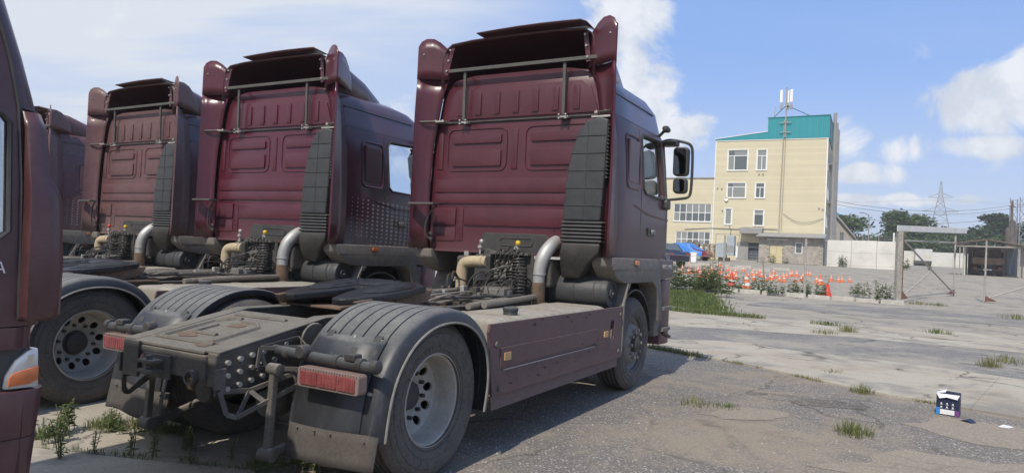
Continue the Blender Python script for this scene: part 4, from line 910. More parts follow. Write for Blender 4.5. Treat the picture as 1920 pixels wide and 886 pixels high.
glass('glass_door', (.45, .5, .52), 1.6, .35)
pm('lamp_silver', (.50, .52, .54), .18, .6, .1, 20, coat=.6); pm('white_print', (.7, .7, .7), .6); pm('white_box', (.62, .62, .6), .5, 0, .05, 3, dust=.3)
make_low_truck()

# ------------------------------------------------------------------ ground
def gz(y):
    t = min(1, max(0, (y - 26) / 30)); return 1.28 * t * t * (3 - 2 * t) + .015 * min(240, max(0, y - 56))
def ground_mat(name, base, dark, fleck, dirt, dirt_amt, crack=.0, bump=.35, fl_scale=55, fl_cut=.62, seed=0, fmax=.85, wear=0):
    mt = bpy.data.materials.new(name); mt.use_nodes = True; nt = mt.node_tree; b = nt.nodes['Principled BSDF']
    g = N(nt, 'ShaderNodeNewGeometry'); mp = N(nt, 'ShaderNodeMapping'); mp.inputs['Location'].default_value = (seed * 3.7, seed * 1.9, 0); nt.links.new(g.outputs['Position'], mp.inputs[0]); pos = mp.outputs[0]
    big = noise_n(nt, pos, .55, 6, .6); mid = noise_n(nt, pos, 3.5, 7, .65); fine = noise_n(nt, pos, 42, 6, .7); vfine = noise_n(nt, pos, 160, 4, .7)
    c = mix_n(nt, ramp_n(nt, fine, .32, .68), dark, base)
    c = mix_n(nt, math_n(nt, 'MULTIPLY', ramp_n(nt, vfine, .52, .75), .45), c, tuple(x * .55 for x in dark))
    # pale aggregate chips, each with its own tone
    vo = N(nt, 'ShaderNodeTexVoronoi'); vo.inputs['Scale'].default_value = fl_scale; nt.links.new(pos, vo.inputs['Vector'])
    sc = N(nt, 'ShaderNodeSeparateColor'); nt.links.new(vo.outputs['Color'], sc.inputs[0])
    chip = math_n(nt, 'MULTIPLY', ramp_n(nt, vo.outputs['Distance'], .42, .26), ramp_n(nt, sc.outputs[0], fl_cut, fl_cut + .22))
    vo2 = N(nt, 'ShaderNodeTexVoronoi'); vo2.inputs['Scale'].default_value = fl_scale * 2.3; nt.links.new(pos, vo2.inputs['Vector'])
    sc2 = N(nt, 'ShaderNodeSeparateColor'); nt.links.new(vo2.outputs['Color'], sc2.inputs[0])
    chip2 = math_n(nt, 'MULTIPLY', ramp_n(nt, vo2.outputs['Distance'], .45, .25), ramp_n(nt, sc2.outputs[1], fl_cut - .08, fl_cut + .15))
    c = mix_n(nt, math_n(nt, 'MULTIPLY', math_n(nt, 'MAXIMUM', chip, chip2), fmax), c, fleck)
    # dirt drifts with ragged edges
    dm = math_n(nt, 'ADD', math_n(nt, 'MULTIPLY', big, .7), math_n(nt, 'MULTIPLY', mid, .3))
    dfac = math_n(nt, 'MULTIPLY', ramp_n(nt, dm, .44, .60), dirt_amt)
    dcol_ = mix_n(nt, ramp_n(nt, fine, .3, .7), tuple(x * .8 for x in dirt), tuple(x * 1.12 for x in dirt))
    c = mix_n(nt, dfac, c, dcol_)
    # older darker stains
    st = math_n(nt, 'MULTIPLY', ramp_n(nt, noise_n(nt, pos, 1.1, 7, .7, .5), .54, .70), .45)
    c = mix_n(nt, st, c, tuple(x * .45 for x in dark))
    if wear:
        wm = math_n(nt, 'MULTIPLY', ramp_n(nt, noise_n(nt, pos, .9, 8, .7, .3), .50, .62), wear)
        c = mix_n(nt, wm, c, (.15, .145, .14))
    hgt = math_n(nt, 'ADD', math_n(nt, 'MULTIPLY', fine, .6), math_n(nt, 'ADD', math_n(nt, 'MULTIPLY', mid, 1.2), math_n(nt, 'MULTIPLY', math_n(nt, 'MAXIMUM', chip, chip2), .25)))
    if crack:
        wv = N(nt, 'ShaderNodeVectorMath', operation='MULTIPLY_ADD'); nz = N(nt, 'ShaderNodeTexNoise'); nz.inputs['Scale'].default_value = 2.2; nz.inputs['Detail'].default_value = 5; nt.links.new(pos, nz.inputs['Vector'])
        nt.links.new(nz.outputs['Color'], wv.inputs[0]); wv.inputs[1].default_value = (.7, .7, 0); nt.links.new(pos, wv.inputs[2])
        ve = N(nt, 'ShaderNodeTexVoronoi', feature='DISTANCE_TO_EDGE'); ve.inputs['Scale'].default_value = .42; nt.links.new(wv.outputs[0], ve.inputs['Vector'])
        ck = math_n(nt, 'MULTIPLY', ramp_n(nt, ve.outputs['Distance'], .015, .004), ramp_n(nt, noise_n(nt, pos, .8, 3), .42, .58))
        c = mix_n(nt, math_n(nt, 'MULTIPLY', ck, crack), c, (.045, .042, .035))
        hgt = math_n(nt, 'SUBTRACT', hgt, math_n(nt, 'MULTIPLY', ck, 1.5))
    nt.links.new(c, b.inputs['Base Color']); b.inputs['Roughness'].default_value = .93; b.inputs['Specular IOR Level'].default_value = .25
    bp = N(nt, 'ShaderNodeBump'); bp.inputs['Strength'].default_value = bump; bp.inputs['Distance'].default_value = .0008
    nt.links.new(hgt, bp.inputs['Height']); nt.links.new(bp.outputs[0], b.inputs['Normal'])
    M[name] = mt
ground_mat('yard', (.36, .325, .265), (.262, .236, .195), (.46, .44, .40), (.30, .265, .21), .6, .8, .3, 30, .72, 1, .5, .55)
ground_mat('concrete', (.43, .388, .312), (.35, .315, .255), (.50, .47, .41), (.33, .28, .215), .6, .75, .3, 26, .76, 2, .5, .5)
ground_mat('asphalt', (.20, .178, .156), (.118, .106, .095), (.44, .41, .36), (.285, .238, .175), .85, .5, .55, 34, .58, 3, .85)
ground_mat('asphalt_dark', (.12, .108, .098), (.06, .055, .05), (.36, .34, .31), (.2, .17, .13), .5, .3, .9, 24, .55, 6, .8)
ground_mat('sand', (.285, .242, .185), (.215, .182, .14), (.43, .40, .35), (.30, .25, .19), .5, .2, .5, 38, .62, 7, .7)
ground_mat('asphalt_old', (.205, .195, .183), (.135, .128, .12), (.42, .40, .37), (.33, .30, .245), .85, .6, .5, 30, .62, 4, .75)
def sheet(name, poly, mat, dz, kind='structure', jitter=0, sub=.5, seed=1):
    rg = random.Random(seed); pts = []
    for a, b in zip(poly, poly[1:] + poly[:1]):
        L = math.dist(a, b); k = max(1, int(L / sub)) if jitter else 1
        for i in range(k):
            t = i / k; x = a[0] + (b[0] - a[0]) * t; y = a[1] + (b[1] - a[1]) * t
            if jitter and i: q = (mnoise.noise(Vector((x * 1.3, y * 1.3, seed))) + .5 * mnoise.noise(Vector((x * 4.1, y * 4.1, seed + 3)))) * jitter * min(1, 2 * t, 2 * (1 - t)); x += q * -(b[1] - a[1]) / L; y += q * (b[0] - a[0]) / L
            pts.append((x, y))
    bm = bmesh.new(); vs = [bm.verts.new((x, y, 0)) for x, y in pts]; f = bm.faces.new(vs); bmesh.ops.triangulate(bm, faces=[f])
    bmesh.ops.subdivide_edges(bm, edges=[e for e in bm.edges if e.calc_length() > 4], cuts=3, use_grid_fill=True)
    for v in bm.verts: v.co.z = gz(v.co.y) + dz
    bmesh.ops.recalc_face_normals(bm, faces=bm.faces)
    if sum(f.normal.z for f in bm.faces) < 0: bmesh.ops.reverse_faces(bm, faces=bm.faces)
    me = bpy.data.meshes.new(name); bm.to_mesh(me); bm.free(); me.materials.append(mat)
    o = obj(name, me); o['kind'] = kind; return o
ysr = [-300, -60, -20, 0, 10, 20] + [26 + i * 2 for i in range(16)] + [60, 70, 90, 120, 160, 220, 300, 500, 900]
xsr = [-900, -500, -200, -80, -40, -20, 0, 20, 40, 80, 200, 500, 900]
gm = MB(); gm.loft([[(x, y, gz(y)) for x in xsr] for y in ysr], False, False)
g = gm.build('ground', M['yard'], smooth=True); g['kind'] = 'structure'
SEAM = [(2.37, 11.7), (2.93, 10.95), (3.52, 10.2), (3.88, 9.55), (4.17, 8.9), (4.42, 8.5), (4.72, 8.15), (5.06, 7.75), (5.47, 7.35), (7.4, 4.9), (9.5, 2.2)]
near = [(-34, 24)] + [(-16, 24.2), (-4, 20.4), (.4, 14.6)] + SEAM + [(9.5, -14), (-34, -14)]
sheet('asphalt_apron', near, M['asphalt'], .004)
# pale concrete lane beyond the seam, broken into cast slabs
def along(t): # point on the far edge
    return t
lane_far = [(2.95, 12.9), (4.33, 13.1), (4.9, 12.15), (5.8, 11.6), (6.7, 10.9), (7.5, 9.95), (9.5, 7.9), (12.5, 4.2)]
slab_edges = [0, 2, 4, 6, 8, 9, 10]
lane_near = SEAM
def lerp2(pl, t):
    L = [0]
    for a, b in zip(pl[:-1], pl[1:]): L.append(L[-1] + math.dist(a, b))
    s = t * L[-1]
    for i in range(len(pl) - 1):
        if s <= L[i + 1] + 1e-6: u = (s - L[i]) / (L[i + 1] - L[i]); return (pl[i][0] + (pl[i + 1][0] - pl[i][0]) * u, pl[i][1] + (pl[i + 1][1] - pl[i][1]) * u)
    return pl[-1]
lane = empty('concrete_lane'); lane['kind'] = 'structure'
ts = [0, .2, .41, .62, .82, 1.0]
for k, (a, b) in enumerate(zip(ts[:-1], ts[1:])):
    p = [lerp2(lane_near, a + (b - a) * i / 5) for i in range(6)]; q = [lerp2(lane_far, a + (b - a) * i / 5) for i in range(6)]
    def off(pt, d): return (pt[0] + d * .8, pt[1] + d * .6)
    p = [off(x, .035) for x in p]
    e = .0008
    poly = p + q[::-1]
    c = (sum(x for x, y in poly) / len(poly), sum(y for x, y in poly) / len(poly))
    poly = [(c[0] + (x - c[0]) * (1 - e), c[1] + (y - c[1]) * (1 - e)) for x, y in poly]
    o = sheet('concrete_slab', poly, M['concrete'], .022 + .0012 * (k % 2)); del o['kind']; o.parent = lane; solidify(o, .05, -1)
sheet('worn_asphalt_band', [(2.3, 13.2), (4.33, 13.05), (4.9, 12.1), (5.8, 11.55), (6.7, 10.85), (7.5, 9.9), (9.6, 7.8), (13.5, 6.5), (14, 10.6), (10.2, 13.4), (8.6, 14.2), (7.3, 14.9), (5.7, 15.2), (3.9, 15.5), (2.0, 15.9)], M['asphalt_old'], .006, jitter=.28, sub=.3)
sheet('concrete_strip', [(1.2, 16.6), (3.9, 15.6), (5.7, 15.3), (7.4, 15.0), (8.7, 14.3), (10.3, 13.5), (15, 11), (17, 15), (12, 17.5), (8.6, 18.4), (6.8, 19.0), (4.8, 20.1), (1.0, 22)], M['concrete'], .005, jitter=.16, sub=.35)
sheet('worn_asphalt_band', [(8.2, 24.2), (9.7, 23.3), (11.2, 21.3), (13.3, 21.0), (17, 19.5), (24, 17), (25, 24), (19.3, 26.3), (16.5, 26.6), (14.1, 26.9), (11.9, 27.4), (9.6, 26.4)], M['asphalt_old'], .006, jitter=.5, sub=.4, seed=4)
# slabs in the left foreground
pv = empty('slab_pavement'); pv['kind'] = 'structure'
for k, poly in enumerate(([(-4.6, 5.02), (-3.23, 4.83), (-2.47, 4.70), (-1.62, 4.58), (-1.30, 5.0), (-1.75, 5.75), (-2.8, 6.2), (-3.6, 6.4), (-5, 6.7)], [(-5.2, 4.95), (-3.23, 4.80), (-2.47, 4.67), (-1.6, 4.55), (-1.2, 3.6), (-1.5, 2.2), (-5.2, 2.2)], [(-4.95, 6.75), (-3.58, 6.45), (-2.8, 6.26), (-3.4, 9.2), (-5.9, 10.0)])):
    o = sheet('concrete_slab', poly, M['concrete'], .016 + .005 * (k == 1)); del o['kind']; o.parent = pv; solidify(o, .04, -1)
sheet('oil_stain', [(3.15, 7.75), (3.35, 7.95), (3.75, 7.9), (4.0, 7.65), (3.85, 7.45), (3.5, 7.5), (3.2, 7.55)], M['asphalt_dark'], .0075, jitter=.12, sub=.08, seed=8)
sheet('asphalt_patch', [(1.9, 6.9), (2.5, 7.3), (2.9, 7.1), (2.6, 6.75), (2.1, 6.7)], M['sand'], .007, jitter=.2, sub=.09, seed=12)
sheet('asphalt_patch', [(2.3, 5.3), (3.4, 5.9), (4.4, 5.6), (4.9, 4.9), (4.0, 4.5), (2.9, 4.7)], M['sand'], .007, jitter=.3, sub=.1, seed=15)
sheet('asphalt_patch', [(3.9, 6.9), (4.6, 7.3), (5.2, 6.9), (5.8, 6.2), (5.0, 5.8), (4.2, 6.2)], M['sand'], .0068, jitter=.3, sub=.1, seed=17)
# loose chips on the asphalt
st = MB(); rg = random.Random(5)
for k in range(2600):
    x = rg.uniform(-.5, 6.5); y = rg.uniform(3.6, 12)
    if rg.random() < .3: x = rg.uniform(-4, 0); y = rg.uniform(3.4, 5.6)
    r = rg.choice((.004, .005, .006, .008, .011)) * rg.uniform(.7, 1.2); a = rg.uniform(0, 6)
    p = [(x + r * rg.uniform(.7, 1.3) * math.cos(a + i * 2.1), y + r * rg.uniform(.7, 1.3) * math.sin(a + i * 2.1), .004) for i in range(3)]
    st.add(p + [(x, y, .006 + r * .8)], [(0, 1, 3), (1, 2, 3), (2, 0, 3)])
pm('chip', (.32, .30, .27), .9, 0, .35, 40)
o = st.build('gravel', M['chip']); o['kind'] = 'stuff'; o['label'] = 'loose pale stone chips scattered over the asphalt'

# ------------------------------------------------------------------ kerb and fence line before the cone yard
pm('kerb_white', (.52, .50, .45), .9, 0, .15, 5, dust=.6, dcol=(.33, .30, .25), ds=3, bump=.2, bs=20)
pm('old_wood', (.33, .31, .275), .9, 0, .25, 9, dust=.4, ds=8); pm('old_metal', (.38, .37, .335), .7, .1, .2, 8, dust=.35, dcol=(.22, .13, .085), ds=5, lo=.45, hi=.7)
pm('rusty', (.15, .075, .052), .9, .1, .3, 10)
kb = empty('kerb'); kb['kind'] = 'structure'
KP = [(8.6, 32.0), (10.18, 31.3), (13.0, 30.1), (16.35, 28.75)]
for k in range(9):
    a = lerp2(KP, k / 9 + .004); b = lerp2(KP, (k + 1) / 9 - .006)
    z = gz(a[1]); sg = rg.uniform(-.02, .02)
    MB().bar((a[0], a[1], z + .06 + sg), (b[0], b[1], z + .06 + rg.uniform(-.02, .02)), .16, .20).build('kerb_stone', M['kerb_white'], kb, .015)
for k, (x, y) in enumerate(((13.1, 48.7), (14.3, 48.9), (15.6, 48.3), (14.6, 46.4), (16.0, 45.9), (18.0, 47.6), (12.0, 47.6))):
    z = gz(y); o = MB().bar((x, y, z + .05), (x + .95, y - .45, z + .05), .16, .2).build('kerb_stone', M['kerb_white'], kb, .015)
fc = empty('wire_fence', (9.71, 31.8, gz(31.8)), 0, 'sagging wire fence with thin posts along the kerb before the cones', 'fence')
def wpart(mb, name, mat, par, **kw):
    o = mb.build(name, mat, par, **kw); o.matrix_parent_inverse = Matrix.Translation(par.location).inverted() if par.rotation_euler.z == 0 else (Matrix.Translation(par.location) @ par.rotation_euler.to_matrix().to_4x4()).inverted(); return o
FP = [(6.6, 33.2), (9.71, 31.8), (12.9, 30.45), (16.3, 29.0)]
for k, (x, y) in enumerate(FP[:-1]):
    wpart(MB().tube([(x, y, gz(y) - .1), (x + (.03 if k == 1 else -.02), y, gz(y) + (2.55 if k else 2.2))], .042 if k != 2 else .055, 8), 'fence_post', M['old_metal'], fc, smooth=True)
for hh in (.35, .95, 1.55, 2.1):
    for a, b in zip(FP[:-1], FP[1:]):
        za, zb = gz(a[1]) + hh, gz(b[1]) + hh
        wpart(MB().tube([(a[0], a[1], za), ((a[0] + b[0]) / 2, (a[1] + b[1]) / 2, (za + zb) / 2 - .05), (b[0], b[1], zb)], .006, 4), 'fence_wire', M['old_metal'], fc)
wpart(MB().bar((12.25, 33.4, gz(33.4)), (12.0, 33.2, 1.7), .05, .05), 'leaning_stake', M['old_wood'], fc)

# ------------------------------------------------------------------ open yard gate
gt = empty('yard_gate', (16.71, 29.95, gz(29.95)), 0, 'open rusty pipe gate with a white board across its top', 'gate')
pm('white_board', (.66, .66, .62), .7, 0, .08, 4, dust=.35, dcol=(.35, .31, .26), ds=3)
gA, gB = Vector((16.71, 29.95, gz(29.95))), Vector((22.29, 34.95, gz(34.95)))
wpart(MB().box(16.58, 16.80, 29.84, 30.06, -.1, 3.12), 'gate_post', M['old_wood'], gt, bevel=.02)
wpart(MB().bar((16.9, 30.12, .25), (16.9, 30.12, 3.10), .15, .12), 'hinge_post', M['rusty'], gt, bevel=.01)
wpart(MB().bar((16.5, 29.8, 3.25), (22.6, 34.6, 3.55), .04, .26), 'white_board', M['white_board'], gt, bevel=.01)
wpart(MB().bar((19.5, 32.1, 3.4), (19.52, 32.1, 3.9), .03, .03), 'board_strap', M['old_metal'], gt) if False else None
pA, pB = Vector((17.05, 30.25, 2.75)), Vector((22.29, 34.95, 2.95))
bA, bB = Vector((17.05, 30.25, .32)), Vector((22.29, 34.95, .42))
for nm, a, b, r, mt in (('top_rail', pA, pB, .035, 'old_metal'), ('brace', pA, bB, .038, 'old_metal'), ('brace', bA, (bB + pA) / 2 + Vector((.1, .1, -.1)), .035, 'old_metal'), ('leaf_upright', bB, pB + Vector((0, 0, .35)), .04, 'old_metal')):
    wpart(MB().tube([a, (a + b) / 2, b], r, 8), nm, M[mt], gt, smooth=True)
wpart(MB().tube([(22.29, 34.95, .2), (22.29, 34.95, .42)], .03, 8), 'drop_bolt', M['rusty'], gt)
wpart(MB().prism([(21.9, .36), (22.3, .40), (22.3, .62)], 'Y', 34.9, 34.96), 'gusset', M['rusty'], gt); wpart(MB().prism([(17.05, .2), (17.3, .25), (17.08, .55)], 'Y', 30.24, 30.3), 'gusset', M['rusty'], gt)
g2 = empty('yard_gate', (21.96, 32.2, gz(32.2)), 0, 'second pipe gate leaf at the right edge with one slanting brace', 'gate')
e0, e1 = Vector((21.96, 32.2, .30)), Vector((28.6, 30.2, .30))
for nm, a, b, r in (('leaf_upright', Vector((21.96, 32.2, .16)), Vector((21.98, 32.2, 3.0)), .05), ('top_rail', Vector((21.98, 32.2, 2.9)), Vector((28.6, 30.2, 2.9)), .04), ('brace', e0, Vector((27.9, 30.4, 2.85)), .045), ('bottom_rail', Vector((21.96, 32.2, .22)), Vector((23.0, 31.9, .22)), .035)):
    wpart(MB().tube([a, (a + b) / 2, b], r * .8, 8), nm, M['old_metal'], g2, smooth=True) if nm in ('leaf_upright', 'brace') else None
wpart(MB().prism([(21.95, .2), (22.5, .22), (22.0, .45)], 'Y', 32.12, 32.18), 'gusset', M['rusty'], g2)
# ------------------------------------------------------------------ yellow office block with teal roof
def lined_mat(name, c, pitch, axis='Z', depth=.35, dark=.55, var=.06, rough=.6, width=.12, dust=0):
    mt = bpy.data.materials.new(name); mt.use_nodes = True; nt = mt.node_tree; b = nt.nodes['Principled BSDF']
    t = N(nt, 'ShaderNodeTexCoord'); sp = N(nt, 'ShaderNodeSeparateXYZ'); nt.links.new(t.outputs['Object'], sp.inputs[0])
    fr = math_n(nt, 'FRACT', math_n(nt, 'DIVIDE', sp.outputs[axis], pitch))
    ln = ramp_n(nt, fr, width, 0.0)
    cell = N(nt, 'ShaderNodeTexWhiteNoise', noise_dimensions='1D'); nt.links.new(math_n(nt, 'FLOOR', math_n(nt, 'DIVIDE', sp.outputs[axis], pitch)), cell.inputs['W'])
    n1 = noise_n(nt, t.outputs['Object'], .7, 5)
    v = math_n(nt, 'ADD', math_n(nt, 'MULTIPLY', n1, .6), math_n(nt, 'MULTIPLY', cell.outputs[0], .4))
    cc = mix_n(nt, ramp_n(nt, v, .25, .75), tuple(x * (1 - var) for x in c), tuple(min(1, x * (1 + var)) for x in c))
    cc = mix_n(nt, math_n(nt, 'MULTIPLY', ln, dark), cc, tuple(x * .42 for x in c))
    nt.links.new(cc, b.inputs['Base Color']); b.inputs['Roughness'].default_value = rough
    bp = N(nt, 'ShaderNodeBump'); bp.inputs['Strength'].default_value = depth; bp.inputs['Distance'].default_value = .03; nt.links.new(fr, bp.inputs['Height']); nt.links.new(bp.outputs[0], b.inputs['Normal'])
    M[name] = mt
lined_mat('siding', (.62, .555, .385), .205, 'Z', .5, .55, .05)
lined_mat('teal', (.022, .27, .31), .16, 'X', .6, .45, .05, .45, .35)
lined_mat('teal_side', (.022, .25, .29), .16, 'Y', .6, .45, .05, .45, .35)
pm('pvc', (.78, .78, .76), .4, 0, .04, 3); pm('grey_sheet', (.30, .30, .29), .6, .1, .1, 2, dust=.3); pm('render_grey', (.36, .34, .31), .9, 0, .1, 1.5, dust=.3)
pm('block', (.42, .38, .33), .95, 0, .22, 2.2, dust=.35, bump=.3, bs=12); pm('mortar', (.30, .28, .25), .95); pm('door_yellow', (.55, .47, .28), .7, 0, .08, 3)
pm('cabinet', (.36, .42, .46), .5, .1, .08, 3, dust=.2); pm('blue_dark', (.02, .03, .06), .5); pm('white_wall', (.68, .67, .62), .9, 0, .10, .6, dust=.40, dcol=(.34, .32, .28), ds=.9, lo=.48, hi=.72, bump=.3, bs=5)
pm('blind', (.42, .41, .37), .7, 0, .12, 2); pm('interior', (.06, .07, .075), .9, 0, .3, 1.2)
BZ = gz(72)
bd = empty('office_building', (21.58, 75.0, 0), math.atan2(-.457, .889), 'pale yellow four-storey office block with teal metal roof and antenna mast', 'building')
W, DP = 11.05, 16.0
wins = [(1.31, 3.34, 11.14, 13.32, 'big'), (4.28, 5.25, 11.14, 13.28, 'two'), (1.36, 3.26, 8.2, 9.8, 'big2'), (4.25, 5.16, 8.22, 9.78, 'two'), (1.25, 1.93, 5.37, 7.04, 'one'), (4.2, 5.17, 5.31, 6.95, 'bars')]
wall = MB().box(0, W, 0, DP, .5, 14.36).build('wall', M['siding'], bd)
cuts = [MB().box(a - .0, b + .0, -.5, .22, z0, z1).build('cut', M['pvc']) for a, b, z0, z1, _ in wins]
cuts += [MB().box(2.75, 4.85, -.5, 1.2, 1.4, 3.5).build('cut', M['interior'])]
sidew = [(1.2 + 2.1 * i, z0) for i in range(7) for z0 in (5.4, 8.3, 11.2)]
cuts += [MB().box(W - .2, W + .5, y, y + 1.5, z, z + 1.7).build('cut', M['pvc']) for y, z in sidew]
boolean(wall, cuts, 'EXACT')
def window(par, a, b, z0, z1, y, cols, rows=1, top=0, t=.07, axis='X', dark='glass_win'):
    f = MB()
    def bx(p0, p1, q0, q1, d0=-.03, d1=.05):
        if axis == 'X': f.box(p0, p1, y + d0, y + d1, q0, q1)
        else: f.box(y - d1, y - d0, p0, p1, q0, q1)
    bx(a, a + t, z0, z1); bx(b - t, b, z0, z1); bx(a + t, b - t, z0, z0 + t); bx(a + t, b - t, z1 - t, z1)
    xs = [a + (b - a) * c for c in cols]; zt = z1 - top if top else None
    if zt: bx(a + t, b - t, zt - t / 2, zt + t / 2, -.025, .045)
    for x in xs: bx(x - t / 2, x + t / 2, z0 + t, (zt - t / 2) if zt else (z1 - t), -.02, .04)
    for r in range(1, rows):
        z = z0 + (z1 - z0) * r / rows; bx(a + t, b - t, z - t / 2, z + t / 2, -.022, .042)
    fo = f.build('window', M['pvc'], par)
    edges = [a + t] + xs + [b - t]
    for x0, x1 in zip(edges[:-1], edges[1:]):
        zz = [(z0 + (z1 - z0) * r / rows, z0 + (z1 - z0) * (r + 1) / rows) for r in range(rows)] if not top else [(z0, zt), (zt, z1)]
        for q0, q1 in zz:
            p = MB()
            if axis == 'X': p.box(x0, x1, y + .012, y + .022, q0, q1)
            else: p.box(y - .022, y - .012, x0, x1, q0, q1)
            p.build('pane', M['glass_pale' if (hash_ := (int(x0 * 37) + int(q0 * 53)) % 5) < 2 else dark], fo)
    return fo
mt = bpy.data.materials.new('glass_win'); mt.use_nodes = True; b_ = mt.node_tree.nodes['Principled BSDF']; b_.inputs['Base Color'].default_value = (.10, .115, .115, 1); b_.inputs['Roughness'].default_value = .08; b_.inputs['Specular IOR Level'].default_value = .8; M['glass_win'] = mt
mt2 = mt.copy(); mt2.node_tree.nodes['Principled BSDF'].inputs['Base Color'].default_value = (.23, .24, .225, 1); M['glass_pale'] = mt2
for a, b, z0, z1, k in wins:
    o = window(bd, a, b, z0, z1, .06, {'big': [.33], 'big2': [.30], 'two': [.5], 'one': [], 'bars': []}[k], 1, .62 if k in ('big', 'two') and z0 > 11 else (.45 if k != 'one' else 0), dark='glass_pale' if k in ('one',) else 'glass_win')
    MB().box(a - .06, b + .06, -.09, .0, z0 - .06, z0 - .005).build('window_sill', M['pvc'], o)
    tr = MB(); tr.box(a - .07, a - .003, -.03, -.003, z0, z1 + .07); tr.box(b + .003, b + .07, -.03, -.003, z0, z1 + .07); tr.box(a - .003, b + .003, -.03, -.003, z1 + .003, z1 + .07); tr.build('window_trim', M['pvc'], o)
    if k == 'bars':
        for i in range(7): MB().box(a + .1 + i * .13, a + .115 + i * .13, -.06, -.045, z0 + .05, z1 - .4).build('security_bar', M['blue_dark'], o)
for y, z in sidew: window(bd, y, y + 1.5, z, z + 1.7, W - .03, [.5], 1, 0, axis='Y')
# lower wing to the left with ribbon windows
wg = MB().box(-36, -.02, -.05, 12, .5, 10.28).build('wing_wall', M['siding'], bd)
ww = [(-4.28, .17 - .35, 5.58, 7.54, 6), (-3.95, -.2, 2.81, 4.48, 6), (-10.5, -5.4, 5.58, 7.54, 7), (-10.5, -5.4, 2.81, 4.48, 7), (-17.5, -12, 5.58, 7.54, 7), (-17.5, -12, 2.81, 4.48, 7)]
boolean(wg, [MB().box(a, b, -.5, .2, z0, z1).build('cut', M['pvc']) for a, b, z0, z1, n in ww])
for a, b, z0, z1, n in ww:
    o = window(bd, a, b, z0, z1, .02, [i / n for i in range(1, n)], 2)
    MB().box(a - .05, b + .05, -.13, -.052, z0 - .06, z0 - .003).build('window_sill', M['pvc'], o)
MB().box(-36.1, .0, -.15, 12.1, 10.285, 10.40).build('wing_coping', M['grey_sheet'], bd)
# teal roof: front gable and corrugated sides
rf = MB().prism([(-.08, 14.365), (W + .08, 14.365), (W + .08, 16.62), (5.27, 16.56), (5.27, 15.15), (-.08, 14.50)], 'Y', -.08, DP).build('roof', M['teal'], bd)
MB().prism([(5.2, 16.56), (W + .16, 16.625), (W + .16, 16.70), (5.2, 16.64)], 'Y', -.14, DP + .1).build('roof_edge', M['teal_side'], rf)
MB().box(W + .083, W + .10, -.08, DP, 14.37, 16.6).build('roof_side', M['teal_side'], rf)
MB().prism([(-.12, 14.505), (5.262, 15.155), (5.262, 15.22), (-.12, 14.57)], 'Y', -.13, DP).build('roof_edge', M['pvc'], rf)
MB().box(-.03, .06, -.05, -.003, 1.5, 14.36).build('corner_trim', M['pvc'], bd); MB().box(W - .07, W + .03, -.05, -.003, 1.5, 14.36).build('corner_trim', M['pvc'], bd)
MB().box(-.05, W + .05, -.06, -.004, 14.28, 14.36).build('eaves_trim', M['pvc'], bd)
# doorway with open steel leaf and bars
MB().box(2.62, 3.80, -.16, -.10, 1.55, 3.55).build('door_leaf', M['grey_sheet'], bd, .02)
gr = MB().box(3.75, 4.85, .3, .36, 1.5, 3.5).build('barred_door', M['blue_dark'], bd)
for i in range(8): MB().box(3.82 + i * .13, 3.845 + i * .13, .2, .22, 1.55, 3.45).build('door_bar', M['cabinet'], gr)
for i in range(6): MB().box(3.8, 4.8, .223, .24, 1.7 + i * .3, 1.72 + i * .3).build('door_bar', M['cabinet'], gr)
MB().prism([(3.0, 4.42), (5.24, 4.42), (5.24, 5.0), (3.0, 5.0)], 'Y', -1.3, -.06).build('canopy', M['grey_sheet'], bd, .02)
# cable conduits, dish, bracket lamps
MB().tube([(6.72, -.12, 1.6), (6.75, -.12, 9), (6.86, -.12, 16.3)], .05, 8).build('cable_conduit', M['old_metal'], bd)
MB().tube([(6.95, -.1, 4.9), (6.98, -.1, 9), (7.05, -.1, 15.0)], .035, 6).build('cable_conduit', M['old_metal'], bd)
MB().tube([(-3, -.14, 4.75), (.2, -.08, 4.95), (2.7, -.08, 4.9), (3.2, -.1, 5.1), (6.6, -.1, 5.0)], .04, 6).build('cable_conduit', M['old_metal'], bd)
MB().tube([(7.1, -.12, 6.6), (8.3, -.15, 5.75), (9.6, -.15, 5.7), (10.9, -.1, 6.2)], .02, 5, smooth=2).build('slack_cable', M['hose'], bd)
MB().lathe([(0, -.10), (.12, -.13), (.2, -.2)], (1.35, 0, 8.05), 'Y', 16).build('satellite_dish', M['pvc'], bd, smooth=True)
for x, z in ((.3, 9.2), (.75, 9.15), (4.5, 10.7), (4.9, 10.7), (.9, 6.8), (10.4, 7.2), (10.75, 7.1)): MB().box(x, x + .12, -.16, -.02, z, z + .10).build('wall_fixture', M['old_metal'], bd)
# flue pipes on the right-hand end
for y, r, zt in ((3.0, .18, 17.4), (6.4, .2, 17.0), (9.6, .22, 16.8)): MB().cyl((W + .45, y, 1.5), (W + .45, y, zt), r, 12).build('flue_pipe', M['grey_sheet'], bd, smooth=40)
for z in (4.0, 8.0, 12.0): MB().box(W, W + .5, 2.8, 9.9, z, z + .08).build('flue_bracket', M['old_metal'], bd)
